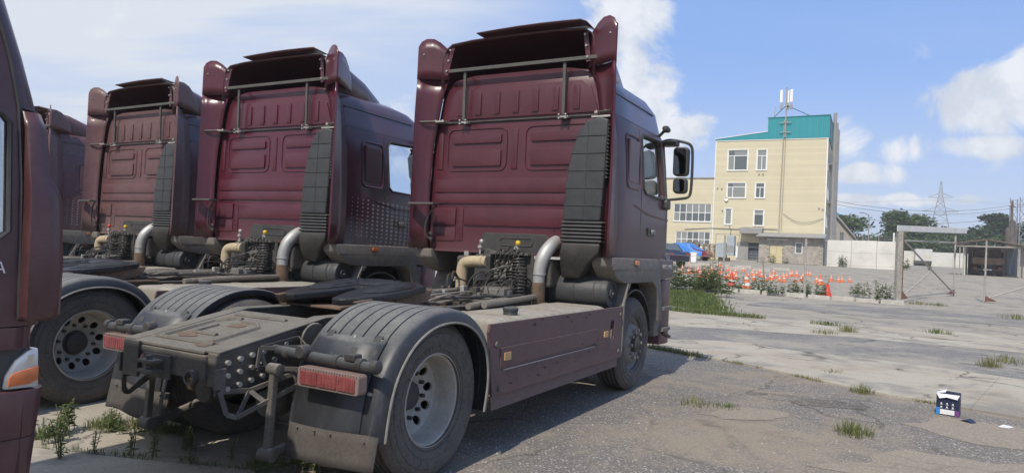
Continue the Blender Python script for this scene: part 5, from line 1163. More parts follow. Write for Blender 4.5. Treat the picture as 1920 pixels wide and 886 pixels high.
# block annex: every block its own piece
an = MB().box(5.22, 11.15, -3.0, -.06, .6, 4.05).build('annex', M['mortar'], bd)
boolean(an, [MB().box(6.24, 7.50, -3.4, -2.85, 1.3, 3.2).build('cut', M['interior']), MB().box(8.61, 9.30, -3.4, -2.8, 2.5, 3.62).build('cut', M['interior'])])
bme = MB().box(-.195, .195, -.02, .02, -.092, .092).mesh('block', M['block'], .008, seg=1)
bme2 = MB().box(-.095, .095, -.02, .02, -.092, .092).mesh('block', M['block'], .008, seg=1)
rg = random.Random(9); nb = 0
for r in range(13):
    z = 1.62 + r * .195
    if z > 4.0: break
    x = 5.24 + (.2 if r % 2 else 0)
    if r % 2: o = obj('block', bme2, an); o.location = (5.335, -3.012, z)
    while x + .39 < 11.16:
        c = x + .2
        if not ((6.1 < c < 7.65 and z < 3.3) or (8.45 < c < 9.47 and 2.4 < z < 3.72)):
            o = obj('block', bme, an); o.location = (c, -3.012 - rg.uniform(0, .012), z); nb += 1
        x += .402
ar = MB().prism([(-3.7, 4.06), (-3.7, 4.14), (-.06, 4.62), (-.06, 4.52)], 'X', 5.0, 11.3).build('annex_roof', M['grey_sheet'], bd)
for i in range(2): MB().box(6.27 + i * .61, 6.86 + i * .61, -2.98, -2.92, 1.5, 3.18).build('annex_door', M['door_yellow'], bd, .015)
window(bd, 8.62, 9.29, 2.51, 3.61, -2.98, [], 1)
MB().box(6.0, 7.9, -3.12, -3.04, 3.8, 3.87).build('strip_lamp', M['pvc'], bd)
MB().box(-20, 5.0, -2.2, -.06, .6, 1.62).build('plinth', M['render_grey'], bd, .03)
# antenna mast on the roof edge
ms = empty('antenna_mast', (21.58 + .889 * 6.9, 75 - .457 * 6.9 - .2, 14.5), math.atan2(-.457, .889), 'slim mast with white panel antennas above the teal roof', 'antenna')
MB().cyl((0, 0, 0), (0, 0, 5.2), .07, 8).build('mast', M['old_metal'], ms)
for x, y in ((-.5, -.1), (.48, -.12), (.1, .3)):
    MB().box(x - .13, x + .13, y - .08, y + .08, 3.6, 4.9).build('panel_antenna', M['pvc'], ms, .03)
    MB().box(x - .12, x + .12, y - .1, y + .1, 2.9, 3.4).build('radio_unit', M['grey_sheet'], ms, .02); MB().bar((x, y, 3.5), (0, 0, 3.5), .05, .05).build('antenna_arm', M['old_metal'], ms)
for z in (.5, 1.5): MB().box(-.55, .55, -.1, -.04, z, z + .07).build('mast_bracket', M['old_metal'], ms)
for dx, dy in ((-1.5, 1), (3.6, 4)): MB().tube([(0, 0, 3.3), (dx, dy, 2.1)], .035, 5).build('guy_wire', M['hose'], ms)
MB().tube([(-1.2, 0.3, 2.1), (-1.1, .3, 3.3)], .03, 5).build('whip_aerial', M['old_metal'], ms)

# ------------------------------------------------------------------ things before the building
def pallet(x, y, z, rz, label, n, mat):
    t = empty('pallet_stack' if n > 1 else 'pallet', (x, y, z), rz, label, 'pallets')
    return t
pm('pallet_new', (.52, .34, .16), .8, 0, .2, 6); pm('pallet_old', (.28, .23, .18), .9, 0, .25, 6)
def pallet_meshes(mat):
    b = MB()
    return b
def one_pallet(x, y, z, rz, mat, label, group):
    t = empty('pallet', (x, y, z), rz, label, 'pallet', group)
    for i in range(5): MB().box(-.6 + i * .26, -.6 + i * .26 + .16, -.4, .4, .122, .144).build('board', M[mat], t)
    for i in range(3): MB().box(-.6, .6, -.4 + i * .35, -.3 + i * .35, .1, .121).build('board', M[mat], t)
    for i in range(3):
        for j in range(3): MB().box(-.6 + i * .53, -.46 + i * .53, -.4 + j * .35, -.3 + j * .35, .022, .099).build('spacer_block', M[mat], t)
    for j in range(3): MB().box(-.6, .6, -.4 + j * .35, -.3 + j * .35, 0, .021).build('board', M[mat], t)
    return t
rz_b = math.atan2(-.457, .889)
ORDW = 'first second third fourth fifth sixth seventh eighth ninth tenth eleventh twelfth thirteenth fourteenth fifteenth sixteenth'.split()
proto_n = one_pallet(19.55, 68.9, gz(68.9), rz_b, 'pallet_new', 'fresh wooden pallet, lowest in the stack beside the grey cabinet', 'pallets stacked by the office wall')
proto_o = one_pallet(19.55, 68.9, gz(68.9) + .9, rz_b, 'pallet_old', 'grey weathered pallet, seventh from the ground beside the grey cabinet', 'pallets stacked by the office wall')
for k in range(1, 6): o = copy_tree(proto_n); o['label'] = 'fresh wooden pallet, %s from the ground in the stack beside the grey cabinet' % ORDW[k]; o.location = (19.55 + rg.uniform(-.04, .04), 68.9, gz(68.9) + k * .146); o.rotation_euler.z = rz_b + rg.uniform(-.05, .05)
proto_o.location.z = gz(68.9) + 6 * .146
for k in range(7, 11): o = copy_tree(proto_o); o['label'] = 'grey weathered pallet, %s from the ground beside the grey cabinet' % ORDW[k]; o.location = (19.55 + rg.uniform(-.07, .07), 68.9, gz(68.9) + k * .146); o.rotation_euler.z = rz_b + rg.uniform(-.1, .1)
for k in range(12):
    o = copy_tree(proto_o); o['label'] = 'grey weathered pallet, %s from the ground in the stack behind the blue-covered car' % ORDW[k]; o.location = (18.1 + rg.uniform(-.06, .06), 69.6, gz(69.6) + k * .146); o.rotation_euler.z = rz_b + rg.uniform(-.1, .1)
cbn = empty('transformer_cabinet', (20.6, 66.6, gz(66.6)), rz_b, 'grey-blue electrical cabinet on a frame by the office doorway', 'cabinet')
MB().box(-.9, .0, -.4, .4, .35, 1.75).build('cabinet_box', M['cabinet'], cbn, .03); MB().box(.05, .75, -.45, .45, .55, 2.45).build('cabinet_box', M['cabinet'], cbn, .03)
MB().box(.08, .72, -.475, -.452, .9, 1.5).build('cabinet_door', M['grey_sheet'], cbn); MB().box(.85, 1.05, -.2, .2, .4, 1.5).build('side_unit', M['pvc'], cbn, .02)
for x in (-1.05, 1.1): MB().box(x - .03, x + .03, -.03, .03, 0, 2.55).build('frame_post', M['old_metal'], cbn)
MB().box(-1.1, 1.15, -.05, .05, 2.55, 2.62).build('frame_bar', M['old_metal'], cbn); MB().box(-.7, .3, -.3, .3, 0, .34).build('stand', M['chassis_dark'], cbn); MB().tube([(.3, -.1, 2.3), (.35, -.1, 3.0), (.1, 0, 3.4)], .03, 6).build('cable_riser', M['hose'], cbn)

# parked cars
pm('car_navy', (.012, .018, .045), .25, 0, .05, 3, coat=.8); pm('car_red', (.20, .02, .02), .3, 0, .05, 3, coat=.6); pm('tarp_blue', (.02, .17, .55), .55, 0, .12, 5)
def make_car(name, loc, rz, mat, label, covered=False):
    t = empty(name, loc, rz, label, 'car')
    prof = [(-2.1, .35), (-2.15, .75), (-2.0, .98), (-1.5, 1.02), (-1.15, 1.48), (.25, 1.50), (.95, 1.02), (1.9, .86), (2.05, .6), (2.0, .35)]
    def ring(s): return [(x, s * (.82 if z < 1.05 else .64), z) for x, z in prof]
    b = MB().loft([[(x, -.80 if z < 1.1 else -.60, z) for x, z in prof], [(x, -.84 if z < 1.1 else -.66, z) for x, z in prof], [(x, .84 if z < 1.1 else .66, z) for x, z in prof], [(x, .80 if z < 1.1 else .60, z) for x, z in prof]]).build('body', M[mat], t, .05, 40)
    for s in (-1, 1):
        MB().add([(-1.35, s * .80, 1.06), (-1.08, s * .70, 1.42), (.2, s * .70, 1.43), (.75, s * .80, 1.06)], [(0, 1, 2, 3)]).build('side_window', M['glass_win'], t)
        for x in (-1.35, 1.3):
            w = MB().lathe([(.0, s * .86), (.2, s * .86), (.21, s * .87), (.31, s * .86), (.31, s * .66)], (x, 0, .31), 'Y', 24).build('wheel', M['tread'], t, smooth=40)
            MB().lathe([(0, s * .885), (.12, s * .885), (.19, s * .872)], (x, 0, .31), 'Y', 20).build('rim', M['alu'], w, smooth=40)
            MB().lathe([(.37, s * .842), (.0, s * .842)], (x, 0, .31), 'Y', 20).build('wheel_arch', M['plastic'], t)
    MB().add([(-1.56, -.6, 1.06), (-1.2, -.56, 1.44), (-1.2, .56, 1.44), (-1.56, .6, 1.06)], [(0, 1, 2, 3)]).build('rear_window', M['glass_win'], t)
    for s in (-1, 1): MB().box(-2.16, -2.05, *sorted((s * .55, s * .8)), .72, .9).build('tail_lamp', M['lens_red'], t, .02)
    if covered:
        m_ = MB(); rows = []
        for i in range(15):
            x = -2.15 + i * .27; z = 0
            for (a, za), (b2, zb) in zip(prof[1:-1], prof[2:]):
                if a <= x <= b2 and b2 > a: z = za + (zb - za) * (x - a) / (b2 - a)
            z = max(z, .8) + .03
            rows.append([(x, y, (z * f + .02 * math.sin(i * 1.7 + j * 2.1))) for j, (y, f) in enumerate(((-.93, .45), (-.9, .72), (-.72, .97), (-.3, 1.02), (.3, 1.02), (.72, .97), (.9, .72), (.93, .45)))])
        m_.loft(rows, False, False); c = m_.build('car_cover', M['tarp_blue'], t, smooth=50)
    return t
make_car('parked_car', (9.75, 46.2, gz(46.2)), R(118), 'car_navy', 'dark navy car just showing past the front bumper of the nearest truck')
make_car('parked_car', (16.15, 63.6, gz(63.6)), R(-35), 'car_red', 'car under a bright blue cover before the office block', True)
wb = empty('white_crate', (14.2, 54.0, gz(54)), .3, 'small white bin standing behind the navy car', 'bin')
MB().lathe([(.26, 0), (.32, .75), (.30, .75), (.25, .05)], (0, 0, 0), 'Z', 4).build('bin_body', M['pvc'], wb); MB().lathe([(.33, .70), (.35, .70), (.35, .77), (.31, .77)], (0, 0, 0), 'Z', 4).build('bin_rim', M['pvc'], wb)

# traffic cones
pm('cone_orange', (.66, .155, .05), .5, 0, .08, 6, dust=.15); pm('cone_white', (.7, .68, .64), .6, 0, .08, 6, dust=.2); pm('cone_red', (.62, .045, .02), .5, 0, .08, 6); pm('cone_black', (.03, .03, .03), .7)
def make_cone(hh, bands, mat, base_mat, label, group=None):
    t = empty('traffic_cone', (0, 0, 0), 0, label, 'cone', group)
    r0 = .14 * hh / .45
    MB().box(-r0 * 1.35, r0 * 1.35, -r0 * 1.35, r0 * 1.35, 0, .03).build('base', M[base_mat], t, .01)
    def rad(z): return r0 * (1 - z / hh) * .86 + .022
    MB().lathe([(rad(.03), .03), (rad(hh * .5), hh * .5), (rad(hh), hh), (0, hh + .005)], (0, 0, 0), 'Z', 16).build('cone_body', M[mat], t, smooth=50)
    for a, b in bands: MB().lathe([(rad(hh * a) + .003, hh * a), (rad(hh * b) + .003, hh * b)], (0, 0, 0), 'Z', 16).build('white_band', M['cone_white'], t, smooth=True)
    return t
CONES = [(10.0, 40.8), (10.68, 41.15), (11.03, 41.6), (10.7, 38.9), (12.06, 43.3), (11.26, 40.05), (10.99, 38.6), (12.61, 43.6), (11.72, 40.25), (12.03, 40.85), (12.04, 40.4), (11.99, 39.05), (12.41, 39.7), (13.17, 40.95), (12.58, 38.75), (14.46, 41.55), (13.42, 38.3), (14.77, 41.7), (14.71, 40.75), (14.86, 39.8), (15.59, 40.7), (15.02, 38.8), (15.14, 38.45), (16.3, 41.05), (16.98, 42.25), (17.36, 42.9), (15.9, 38.75), (17.49, 42.5), (17.5, 41.6), (18.58, 43.5), (18.67, 43.35), (18.61, 40.35), (18.83, 39.9), (19.17, 40.2), (19.63, 40.25), (10.87, 39.85), (11.88, 41.45), (15.49, 43.2), (16.07, 40.95), (13.56, 39.8), (11.4, 42.3), (12.8, 42.2), (13.9, 43.0), (16.6, 43.9), (14.1, 38.5), (12.2, 38.9)]
rgc = random.Random(44)
CONES += [(rgc.uniform(10.2, 17.6), rgc.uniform(38.6, 44.5)) for _ in range(16)]
LB = 'small orange white-banded cone among the crowded rows in the cone yard'
c0 = make_cone(.48, [(.46, .60), (.78, .86)], 'cone_orange', 'cone_orange', LB, 'cones crowded in the yard')
for k, (x, y) in enumerate(CONES):
    o = c0 if k == 0 else copy_tree(c0)
    o.location = (x, y, gz(y)); o.rotation_euler = (rg.uniform(-.04, .04), rg.uniform(-.04, .04), rg.uniform(0, 3)); s = rg.uniform(.68, .88); o.scale = (s, s, s * rg.uniform(.95, 1.05))
    if x > 18.2 and y < 40.5: o['label'] = 'small orange cone, %s of four in the loose row nearest the yard gate' % ORDW[sum(1 for q in CONES if q[0] > 18.2 and q[1] < 40.5 and q[0] < x)]; o['group'] = 'four cones towards the gate'
for x, y, lb in ((14.52, 48.4, 'lone small orange cone behind the rows, by the white kerb stones'), (12.31, 48.15, 'lone orange cone beside the navy car, far left of the yard')):
    o = copy_tree(c0); o.location = (x, y, gz(y)); o['label'] = lb; o['group'] = 'cones set apart'
c1 = make_cone(.80, [(.22, .40), (.60, .74)], 'cone_orange', 'cone_black', 'tall orange cone with two white bands standing before the rows by a stake'); c1.location = (11.33, 33.35, gz(33.35))
c2 = make_cone(.72, [(.30, .45)], 'cone_red', 'cone_black', 'dusky red cone with one pale band left of the tall banded cone'); c2.location = (11.56 - .55, 34.6, gz(34.6))
c3 = make_cone(.62, [], 'cone_red', 'cone_red', 'plain bright red cone without bands beside the kerb, nearest the gate'); c3.location = (14.56, 31.9, gz(31.9))
c4 = make_cone(.60, [(.35, .5)], 'cone_orange', 'cone_orange', 'orange cone standing alone just right of the tall weeds'); c4.location = (16.84, 37.75, gz(37.75))

# ------------------------------------------------------------------ boundary wall, far wall, shed and vehicles beyond the gate
def pwall(name, a, b, h0, label, n, post=None):
    t = empty(name, (a[0], a[1], gz(a[1])), math.atan2(b[1] - a[1], b[0] - a[0]), label, 'wall'); L = math.dist(a, b)
    for k in range(n):
        MB().box(k * L / n + .015, (k + 1) * L / n - .015, -.08, .08, -1.2, h0 + (.03 if k % 2 else 0)).build('wall_panel', M['white_wall'], t, .02)
    return t
w1 = pwall('concrete_wall', (30.4, 67.0), (35.4, 62.8), 2.5, 'whitewashed concrete panel wall right of the yellow office block', 3)
for k in range(5): MB().box(.4 + k * 1.35, .44 + k * 1.35, -.03, .03, 2.5, 2.95).build('barb_post', M['old_metal'], w1)
for z in (2.7, 2.9): MB().tube([(0, 0, z), (6.5, 0, z)], .012, 4).build('barbed_wire', M['old_metal'], w1)
w2 = pwall('concrete_wall', (50, 118), (96, 112), 2.3, 'low whitewashed wall in the distance behind the white box truck', 10)
# white box truck far off
bt = empty('box_truck', (67.0, 113.0, gz(113)), math.atan2(67, 113) * -1 + .08, 'small white box truck far off, seen from behind through the gate', 'truck')
MB().box(-1.2, 1.2, 0, 4.5, .8, 2.75).build('cargo_box', M['white_box'], bt, .04)
for x in (-.6, .6): MB().box(x - .56, x + .56, -.04, -.003, .85, 2.68).build('rear_door', M['white_box'], bt, .02)
MB().box(.2, 1.0, -.06, -.042, 1.35, 1.6).build('number_board', M['door_yellow'], bt); MB().box(-1.15, 1.15, .0, 4.3, .35, .79).build('underframe', M['chassis_dark'], bt, .02)
MB().box(-1.0, 1.0, 4.55, 6.2, .5, 2.3).build('cab', M['white_box'], bt, .15)
for x in (-.95, .95):
    for y in (1.0, 5.3): MB().lathe([(0, -.15), (.42, -.15), (.45, -.1), (.45, .1), (.42, .15), (0, .15)], (x, y, .45), 'X', 20).build('wheel', M['tread'], bt, smooth=40)
# lean-to shed with rusty roof
sh = empty('open_shed', (37.9, 55.0, gz(55.0) - .05), -.62, 'open lean-to shed with a sagging rusty roof and white back wall', 'shed')
sh.scale = (.80, .80, .84)
pm('shed_white', (.60, .58, .53), .9, 0, .1, 1.5, dust=.4, dcol=(.36, .32, .26), ds=1.5); pm('shed_dark', (.12, .10, .09), .9, 0, .25, 3); pm('roof_rust', (.24, .17, .13), .85, .1, .25, 3, dust=.4, dcol=(.34, .30, .25), ds=2)
for x in (-2.9, -2.5, -2.2, 2.3, 2.75): MB().box(x - .05, x + .05, -1.45, -1.35, -.3, 2.85).build('shed_post', M['old_wood'], sh)
MB().box(-2.0, 2.2, 3.4, 3.5, -.3, 2.9).build('back_wall', M['shed_white'], sh); MB().box(-2.15, -2.05, -.8, 3.4, -.3, 2.8).build('side_wall', M['shed_white'], sh); MB().box(2.25, 5.2, -.2, -.1, -.5, 2.75).build('side_annex', M['render_grey'], sh)
MB().box(1.3, 2.0, 3.3, 3.38, .3, 2.6).build('blue_door', M['cabinet'], sh)
MB().box(-3.05, 2.9, -1.5, -1.42, 2.72, 2.84).build('eaves_beam', M['old_wood'], sh)
for k in range(6): MB().prism([(-3.15 + k * 1.03, 2.90 + .55 - abs(-3.15 + k * 1.03 + .3) * .17), (-2.14 + k * 1.03, 2.90 + .55 - abs(-2.14 + k * 1.03 + .3) * .17), (-2.14 + k * 1.03, 2.94 + .55 - abs(-2.14 + k * 1.03 + .3) * .17), (-3.15 + k * 1.03, 2.94 + .55 - abs(-3.15 + k * 1.03 + .3) * .17)], 'Y', -1.75 - .05 * (k % 2), 3.7).build('roof_sheet', M['roof_rust'], sh)
for x in (-1.2, .3): MB().bar((x, -1.46, 2.8), (x + .1, -1.46, 3.3), .06, .06).build('roof_strut', M['old_wood'], sh)
MB().bar((-3.0, -1.46, 2.86), (-.3, -1.46, 3.38), .05, .07).build('rafter', M['old_wood'], sh); MB().bar((-.3, -1.46, 3.38), (2.8, -1.46, 2.86), .05, .07).build('rafter', M['old_wood'], sh)
dt = empty('tipper_truck', (38.1, 55.6, gz(55.6)), -.60, 'old brown tipper truck backed into the open shed', 'truck')
dt.scale = (.94, .94, .94)
pm('tipper', (.22, .15, .11), .85, 0, .2, 3, dust=.3)
MB().box(-1.15, 1.15, .0, .08, 1.0, 1.55).build('tailgate', M['tipper'], dt, .02); MB().box(-1.15, -1.07, .082, 3.8, 1.0, 2.05).build('body_side', M['tipper'], dt, .02); MB().box(1.07, 1.15, .082, 3.8, 1.0, 2.05).build('body_side', M['tipper'], dt, .02)
MB().box(-1.06, 1.06, 3.6, 3.8, 1.0, 2.3).build('head_board', M['shed_dark'], dt); MB().box(-1.05, 1.05, .09, 3.6, .9, .99).build('body_floor', M['shed_dark'], dt); MB().box(-.95, .95, .4, .5, 1.6, 2.2).build('load', M['shed_dark'], dt, .05)
MB().box(-1.1, 1.1, 3.95, 5.4, .7, 2.3).build('cab', M['shed_dark'], dt, .15); MB().box(-.45, .45, .1, 5.0, .62, .88).build('frame', M['chassis_dark'], dt); MB().box(-1.1, 1.1, -.06, .06, .48, .58).build('rear_bumper', M['shed_dark'], dt)
MB().box(-.3, .3, -.085, -.062, .47, .57).build('number_plate', M['pvc'], dt)
for x in (-.85, .85):
    for y in (.9, 4.6): MB().lathe([(0, -.22), (.44, -.22), (.48, -.15), (.48, .15), (.44, .22), (0, .22)], (x, y, .48), 'X', 20).build('wheel', M['tread'], dt, smooth=40)
for s in (-1, 1): MB().box(*sorted((s * .75, s * 1.05)), -.08, .0, .62, .74).build('tail_lamp', M['lens_red'], dt)
# house gable with teal roof peeping out behind the office block
hs = empty('storage_house', (40.6, 87.0, gz(87)), -.45, 'grey gabled house with a teal roof edge behind the office block', 'house')
MB().prism([(-2.5, 0), (2.6, 0), (2.6, 3.8), (0, 6.4), (-2.5, 6.6)], 'Y', 0, 9).build('wall', M['render_grey'], hs); MB().prism([(-2.7, 6.6), (-.1, 7.6), (2.9, 3.7), (2.8, 3.55), (0, 6.42), (-2.7, 6.62)] if False else [(-.2, 6.5), (2.95, 3.5), (2.95, 3.75), (-.2, 6.85)], 'Y', -.5, 9.5).build('roof', M['grey_sheet'], hs)
MB().prism([(-2.5, 6.62), (.4, 6.62), (-1.9, 8.6), (-2.5, 8.9)], 'Y', .3, 9).build('teal_gable', M['teal'], hs); MB().box(.5, 1.1, -.05, -.003, 3.2, 4.3).build('window', M['glass_win'], hs)
hs.scale = (.72, .8, .92)
# street lamp, posts on the wall
lp = empty('street_lamp', (49.2, 96.0, gz(96)), .2, 'thin grey street lamp with a bent arm behind the white wall', 'street lamp')
MB().tube([(0, 0, 0), (0, 0, 6.4), (-.2, 0, 6.9), (-.9, 0, 7.1)], .07, 6).build('lamp_post', M['old_metal'], lp, smooth=True); MB().box(-1.5, -.8, -.12, .12, 7.0, 7.14).build('lamp_head', M['grey_sheet'], lp, .03)
pp = empty('concrete_post', (50.5, 92.0, gz(92)), 0, 'short white post sticking up behind the white wall', 'post'); MB().lathe([(.12, 0), (.11, 4.3), (.08, 4.4), (0, 4.4)], (0, 0, 0), 'Z', 8).build('shaft', M['pvc'], pp); MB().box(-.16, .16, -.16, .16, -.2, .25).build('foot', M['render_grey'], pp)

# ------------------------------------------------------------------ pylon, poles, wires
pm('pylon_steel', (.30, .31, .33), .6, .3, .05, .1)
py = empty('power_pylon', (202.7, 330, gz(330)), -.55, 'tall lattice power pylon beyond the trees', 'pylon')
H = 38.9
def hw(z): return .9 + (31.8 - z) * .19 if z < 31.8 else .9 - (z - 31.8) * .1
lv = [0, 6, 11.5, 16.5, 20.5, 24.0, 27.0, 29.5, 31.8, 33.8, 36, 38.9]
def cor(z): w = hw(z); return [Vector((-w, -w, z)), Vector((w, -w, z)), Vector((w, w, z)), Vector((-w, w, z))]
for c in range(4):
    m_ = MB()
    for a, b in zip(lv[:-1], lv[1:]): m_.bar(cor(a)[c], cor(b)[c], .22, .22)
    m_.build('corner_leg', M['pylon_steel'], py)
for a, b in zip(lv[:-1], lv[1:]):
    m_ = MB(); A, Bc = cor(a), cor(b)
    for c in range(4):
        d = (c + 1) % 4; m_.bar(A[c], Bc[d], .13, .13); m_.bar(A[d], Bc[c], .13, .13); m_.bar(Bc[c], Bc[d], .12, .12)
    m_.build('lattice_bay', M['pylon_steel'], py)
for z, L in ((24.5, 7.6), (31.2, 5.3)):
    for s in (-1, 1):
        m_ = MB(); w = hw(z); tip = Vector((s * L, 0, z + .2))
        for dy in (-w, w): m_.bar((s * w, dy, z), tip, .14, .14); m_.bar((s * w * .9, dy, z + 1.9), tip, .14, .14)
        for q in (.35, .65): p0 = Vector((s * w, 0, z)).lerp(tip, q); m_.bar(p0, Vector((s * w, 0, z + 1.9)).lerp(tip, q), .1, .1)
        m_.build('cross_arm', M['pylon_steel'], py)
wr = empty('power_line', (202.7, 330, gz(330)), 0, 'thin high-voltage wires strung from the lattice pylon', 'power line')
for z, L in ((24.6, 7.6), (31.3, 5.3)):
    for s in (-1, 1):
        p = Vector((202.7 + s * L * math.cos(-.55), 330 + s * L * math.sin(-.55), gz(330) + z - 1))
        for q in (Vector((520, 250, 26)) + Vector((0, 0, z - 18)), Vector((-160, 520, 20)) + Vector((0, 0, z - 18))):
            pts = [p.lerp(q, t) - Vector((0, 0, 9 * 4 * t * (1 - t) * .6)) for t in (0, .15, .3, .45, .6, .75, .9, 1)]
            wpart(MB().tube(pts, .035, 4), 'wire', M['pylon_steel'], wr)
tp = empty('utility_pole', (64.6, 90, gz(90)), .6, 'dark concrete utility pole near the right edge', 'pole')
MB().lathe([(.22, -1), (.14, 9.2), (0, 9.2)], (0, 0, 0), 'Z', 8).build('shaft', M['shed_dark'], tp); MB().box(-.9, .9, -.06, .06, 8.4, 8.52).build('crossarm', M['shed_dark'], tp)
for x in (-.8, 0, .8): MB().lathe([(.05, 8.52), (.07, 8.6), (.05, 8.72), (0, 8.75)], (x, 0, 0), 'Z', 8).build('insulator', M['pvc'], tp)
MB().box(-.1, .5, -.3, .3, 4.6, 6.6).build('transformer_box', M['shed_dark'], tp, .03)
tw = empty('lattice_mast', (80.0, 110, gz(110)), .3, 'grey lattice mast cut by the right edge of the picture', 'mast')
for x in (-.8, .8):
    for y in (-.8, .8): MB().box(x - .05, x + .05, y - .05, y + .05, 0, 11.5).build('corner_leg', M['pylon_steel'], tw)
for k in range(7):
    z = .4 + k * 1.55
    for y in (-.8, .8):
        m_ = MB(); m_.bar((-.8, y, z), (.8, y, z + 1.5), .06, .06); m_.bar((.8, y, z), (-.8, y, z + 1.5), .06, .06); m_.bar((-.8, y, z + 1.5), (.8, y, z + 1.5), .07, .07); m_.build('lattice_bay', M['pylon_steel'], tw)
tk = empty('steel_tank', (68.2, 95, gz(95) + .6), .2, 'dark boxy steel hopper behind the shed at the right', 'tank')
MB().lathe([(0.85, 1.5), (1.15, 2.5), (1.15, 5.4), (1.0, 5.6), (0, 5.7)], (0, 0, 0), 'Z', 10).build('hopper', M['shed_dark'], tk, smooth=30)
tk.scale = (.6, .6, .95)
for x, y in ((-.7, -.7), (.7, -.7), (-.7, .7), (.7, .7)): MB().box(x - .08, x + .08, y - .08, y + .08, -.9, 2.4).build('leg', M['shed_dark'], tk)
ol = empty('overhead_line', (64.6, 90, gz(90)), 0, 'slack low overhead wires running left from the utility pole', 'wires')
for k, (dz, q) in enumerate(((8.6, (32.5, 76, 9.0)), (8.2, (32.5, 76, 8.6)), (7.2, (40, 88, 8.2)), (8.75, (112, 70, 11.5)), (8.5, (112, 70, 11.1)))):
    p = Vector((64.6, 90, gz(90) + dz)); q = Vector(q)
    pts = [p.lerp(q, t) - Vector((0, 0, 1.2 * 4 * t * (1 - t))) for t in (0, .2, .4, .6, .8, 1)]
    wpart(MB().tube(pts, .022, 4), 'wire', M['shed_dark'], ol)
# ------------------------------------------------------------------ vegetation
def leaf_mat(name, c, c2, trans=.25):
    mt = bpy.data.materials.new(name); mt.use_nodes = True; nt = mt.node_tree; b = nt.nodes['Principled BSDF']
    g = N(nt, 'ShaderNodeNewGeometry'); n1 = noise_n(nt, g.outputs['Position'], 1.3, 3)
    f = math_n(nt, 'ADD', math_n(nt, 'MULTIPLY', n1, .7), math_n(nt, 'MULTIPLY', g.outputs['Random Per Island'], .4))
    cc = mix_n(nt, ramp_n(nt, f, .3, .8), c, c2); nt.links.new(cc, b.inputs['Base Color']); b.inputs['Roughness'].default_value = .65; b.inputs['Specular IOR Level'].default_value = .25
    t = N(nt, 'ShaderNodeBsdfTranslucent'); nt.links.new(mix_n(nt, .5, cc, (.12, .16, .02)), t.inputs[0]); mx = N(nt, 'ShaderNodeMixShader'); mx.inputs[0].default_value = trans
    out = [n for n in nt.nodes if n.type == 'OUTPUT_MATERIAL'][0]; nt.links.new(b.outputs[0], mx.inputs[1]); nt.links.new(t.outputs[0], mx.inputs[2]); nt.links.new(mx.outputs[0], out.inputs[0]); M[name] = mt
leaf_mat('leaf', (.055, .095, .03), (.105, .165, .05)); leaf_mat('leaf_dark', (.038, .066, .03), (.075, .118, .05)); leaf_mat('leaf_pale', (.075, .115, .05), (.14, .18, .075))
leaf_mat('grass', (.085, .12, .032), (.165, .20, .07), .35); leaf_mat('grass_dry', (.16, .16, .06), (.26, .25, .11), .3); leaf_mat('weed', (.085, .125, .045), (.17, .21, .085), .35)
leaf_mat('grass_mid', (.13, .15, .045), (.22, .24, .09), .35); pm('bark', (.09, .07, .05), .95, 0, .25, 3); pm('stem', (.13, .14, .06), .8, 0, .2, 8)
def blade(mb, x, y, z, h, w, az, lean, rg):
    dx, dy = math.cos(az), math.sin(az); px, py = -dy * w / 2, dx * w / 2
    a = (x + dx * lean * .35 * h, y + dy * lean * .35 * h, z + h * .6); t = (x + dx * lean * h, y + dy * lean * h, z + h * (1 - lean * .35))
    mb.add([(x - px, y - py, z), (x + px, y + py, z), (a[0] + px * .7, a[1] + py * .7, a[2]), (a[0] - px * .7, a[1] - py * .7, a[2]), t], [(0, 1, 2, 3), (3, 2, 4)])
def tuft_mesh(seed, n, r, h, w, mat):
    rg = random.Random(seed); m_ = MB()
    for _ in range(n):
        a = rg.uniform(0, 6.283); q = r * rg.random() ** .7
        blade(m_, q * math.cos(a), q * math.sin(a), -.005, h * rg.uniform(.45, 1.1) * (1 - .4 * q / r), w * rg.uniform(.7, 1.2), a + rg.uniform(-.8, .8), rg.uniform(.1, .75), rg)
    return m_.mesh('grass_blades', M[mat])
def weed_parts(seed, n, h, spread, lw):
    rg = random.Random(seed); s = MB(); l = MB()
    for _ in range(n):
        a = rg.uniform(0, 6.283); q = spread * rg.random(); x, y = q * math.cos(a), q * math.sin(a); hh = h * rg.uniform(.55, 1.05)
        lean = Vector((rg.uniform(-.25, .25), rg.uniform(-.25, .25), 1)); top = Vector((x, y, 0)) + lean * hh
        s.tube([(x, y, -.01), Vector((x, y, 0)).lerp(top, .5) + Vector((rg.uniform(-.02, .02), 0, 0)), top], .0022 + h * .0045, 4)
        k = int(9 + h * 14)
        for i in range(k):
            t = rg.uniform(.12, 1.0); p = Vector((x, y, 0)).lerp(top, t); aa = rg.uniform(0, 6.283); L = lw * rg.uniform(.6, 1.2) * (1.25 - .6 * t); d = Vector((math.cos(aa), math.sin(aa), rg.uniform(-.1, .7))).normalized(); n_ = d.cross(Vector((0, 0, 1))).normalized() * L * .17
            e = p + d * L; md = p + d * L * .5 + Vector((0, 0, L * .08))
            l.add([p, md + n_, e - Vector((0, 0, L * .15)), md - n_], [(0, 1, 2, 3)])
    return s.mesh('stem', M['stem']), l.mesh('leaves', M['weed'])
def plant(name, meshes, x, y, sc, rz, label, cat, group, z=None):
    t = empty(name, (x, y, (gz(y) if z is None else z) + .004), rz, label, cat, group); t.scale = (sc, sc, sc)
    for nm, me in meshes:
        o = obj(nm, me, t)
        if nm != 'stem' or True: o['kind'] = 'stuff'
    return t
rg = random.Random(21)
TF = [tuft_mesh(31 + k, 210, .17, .20, .006, ('grass_mid', 'grass_dry', 'grass_mid', 'grass')[k]) for k in range(4)]
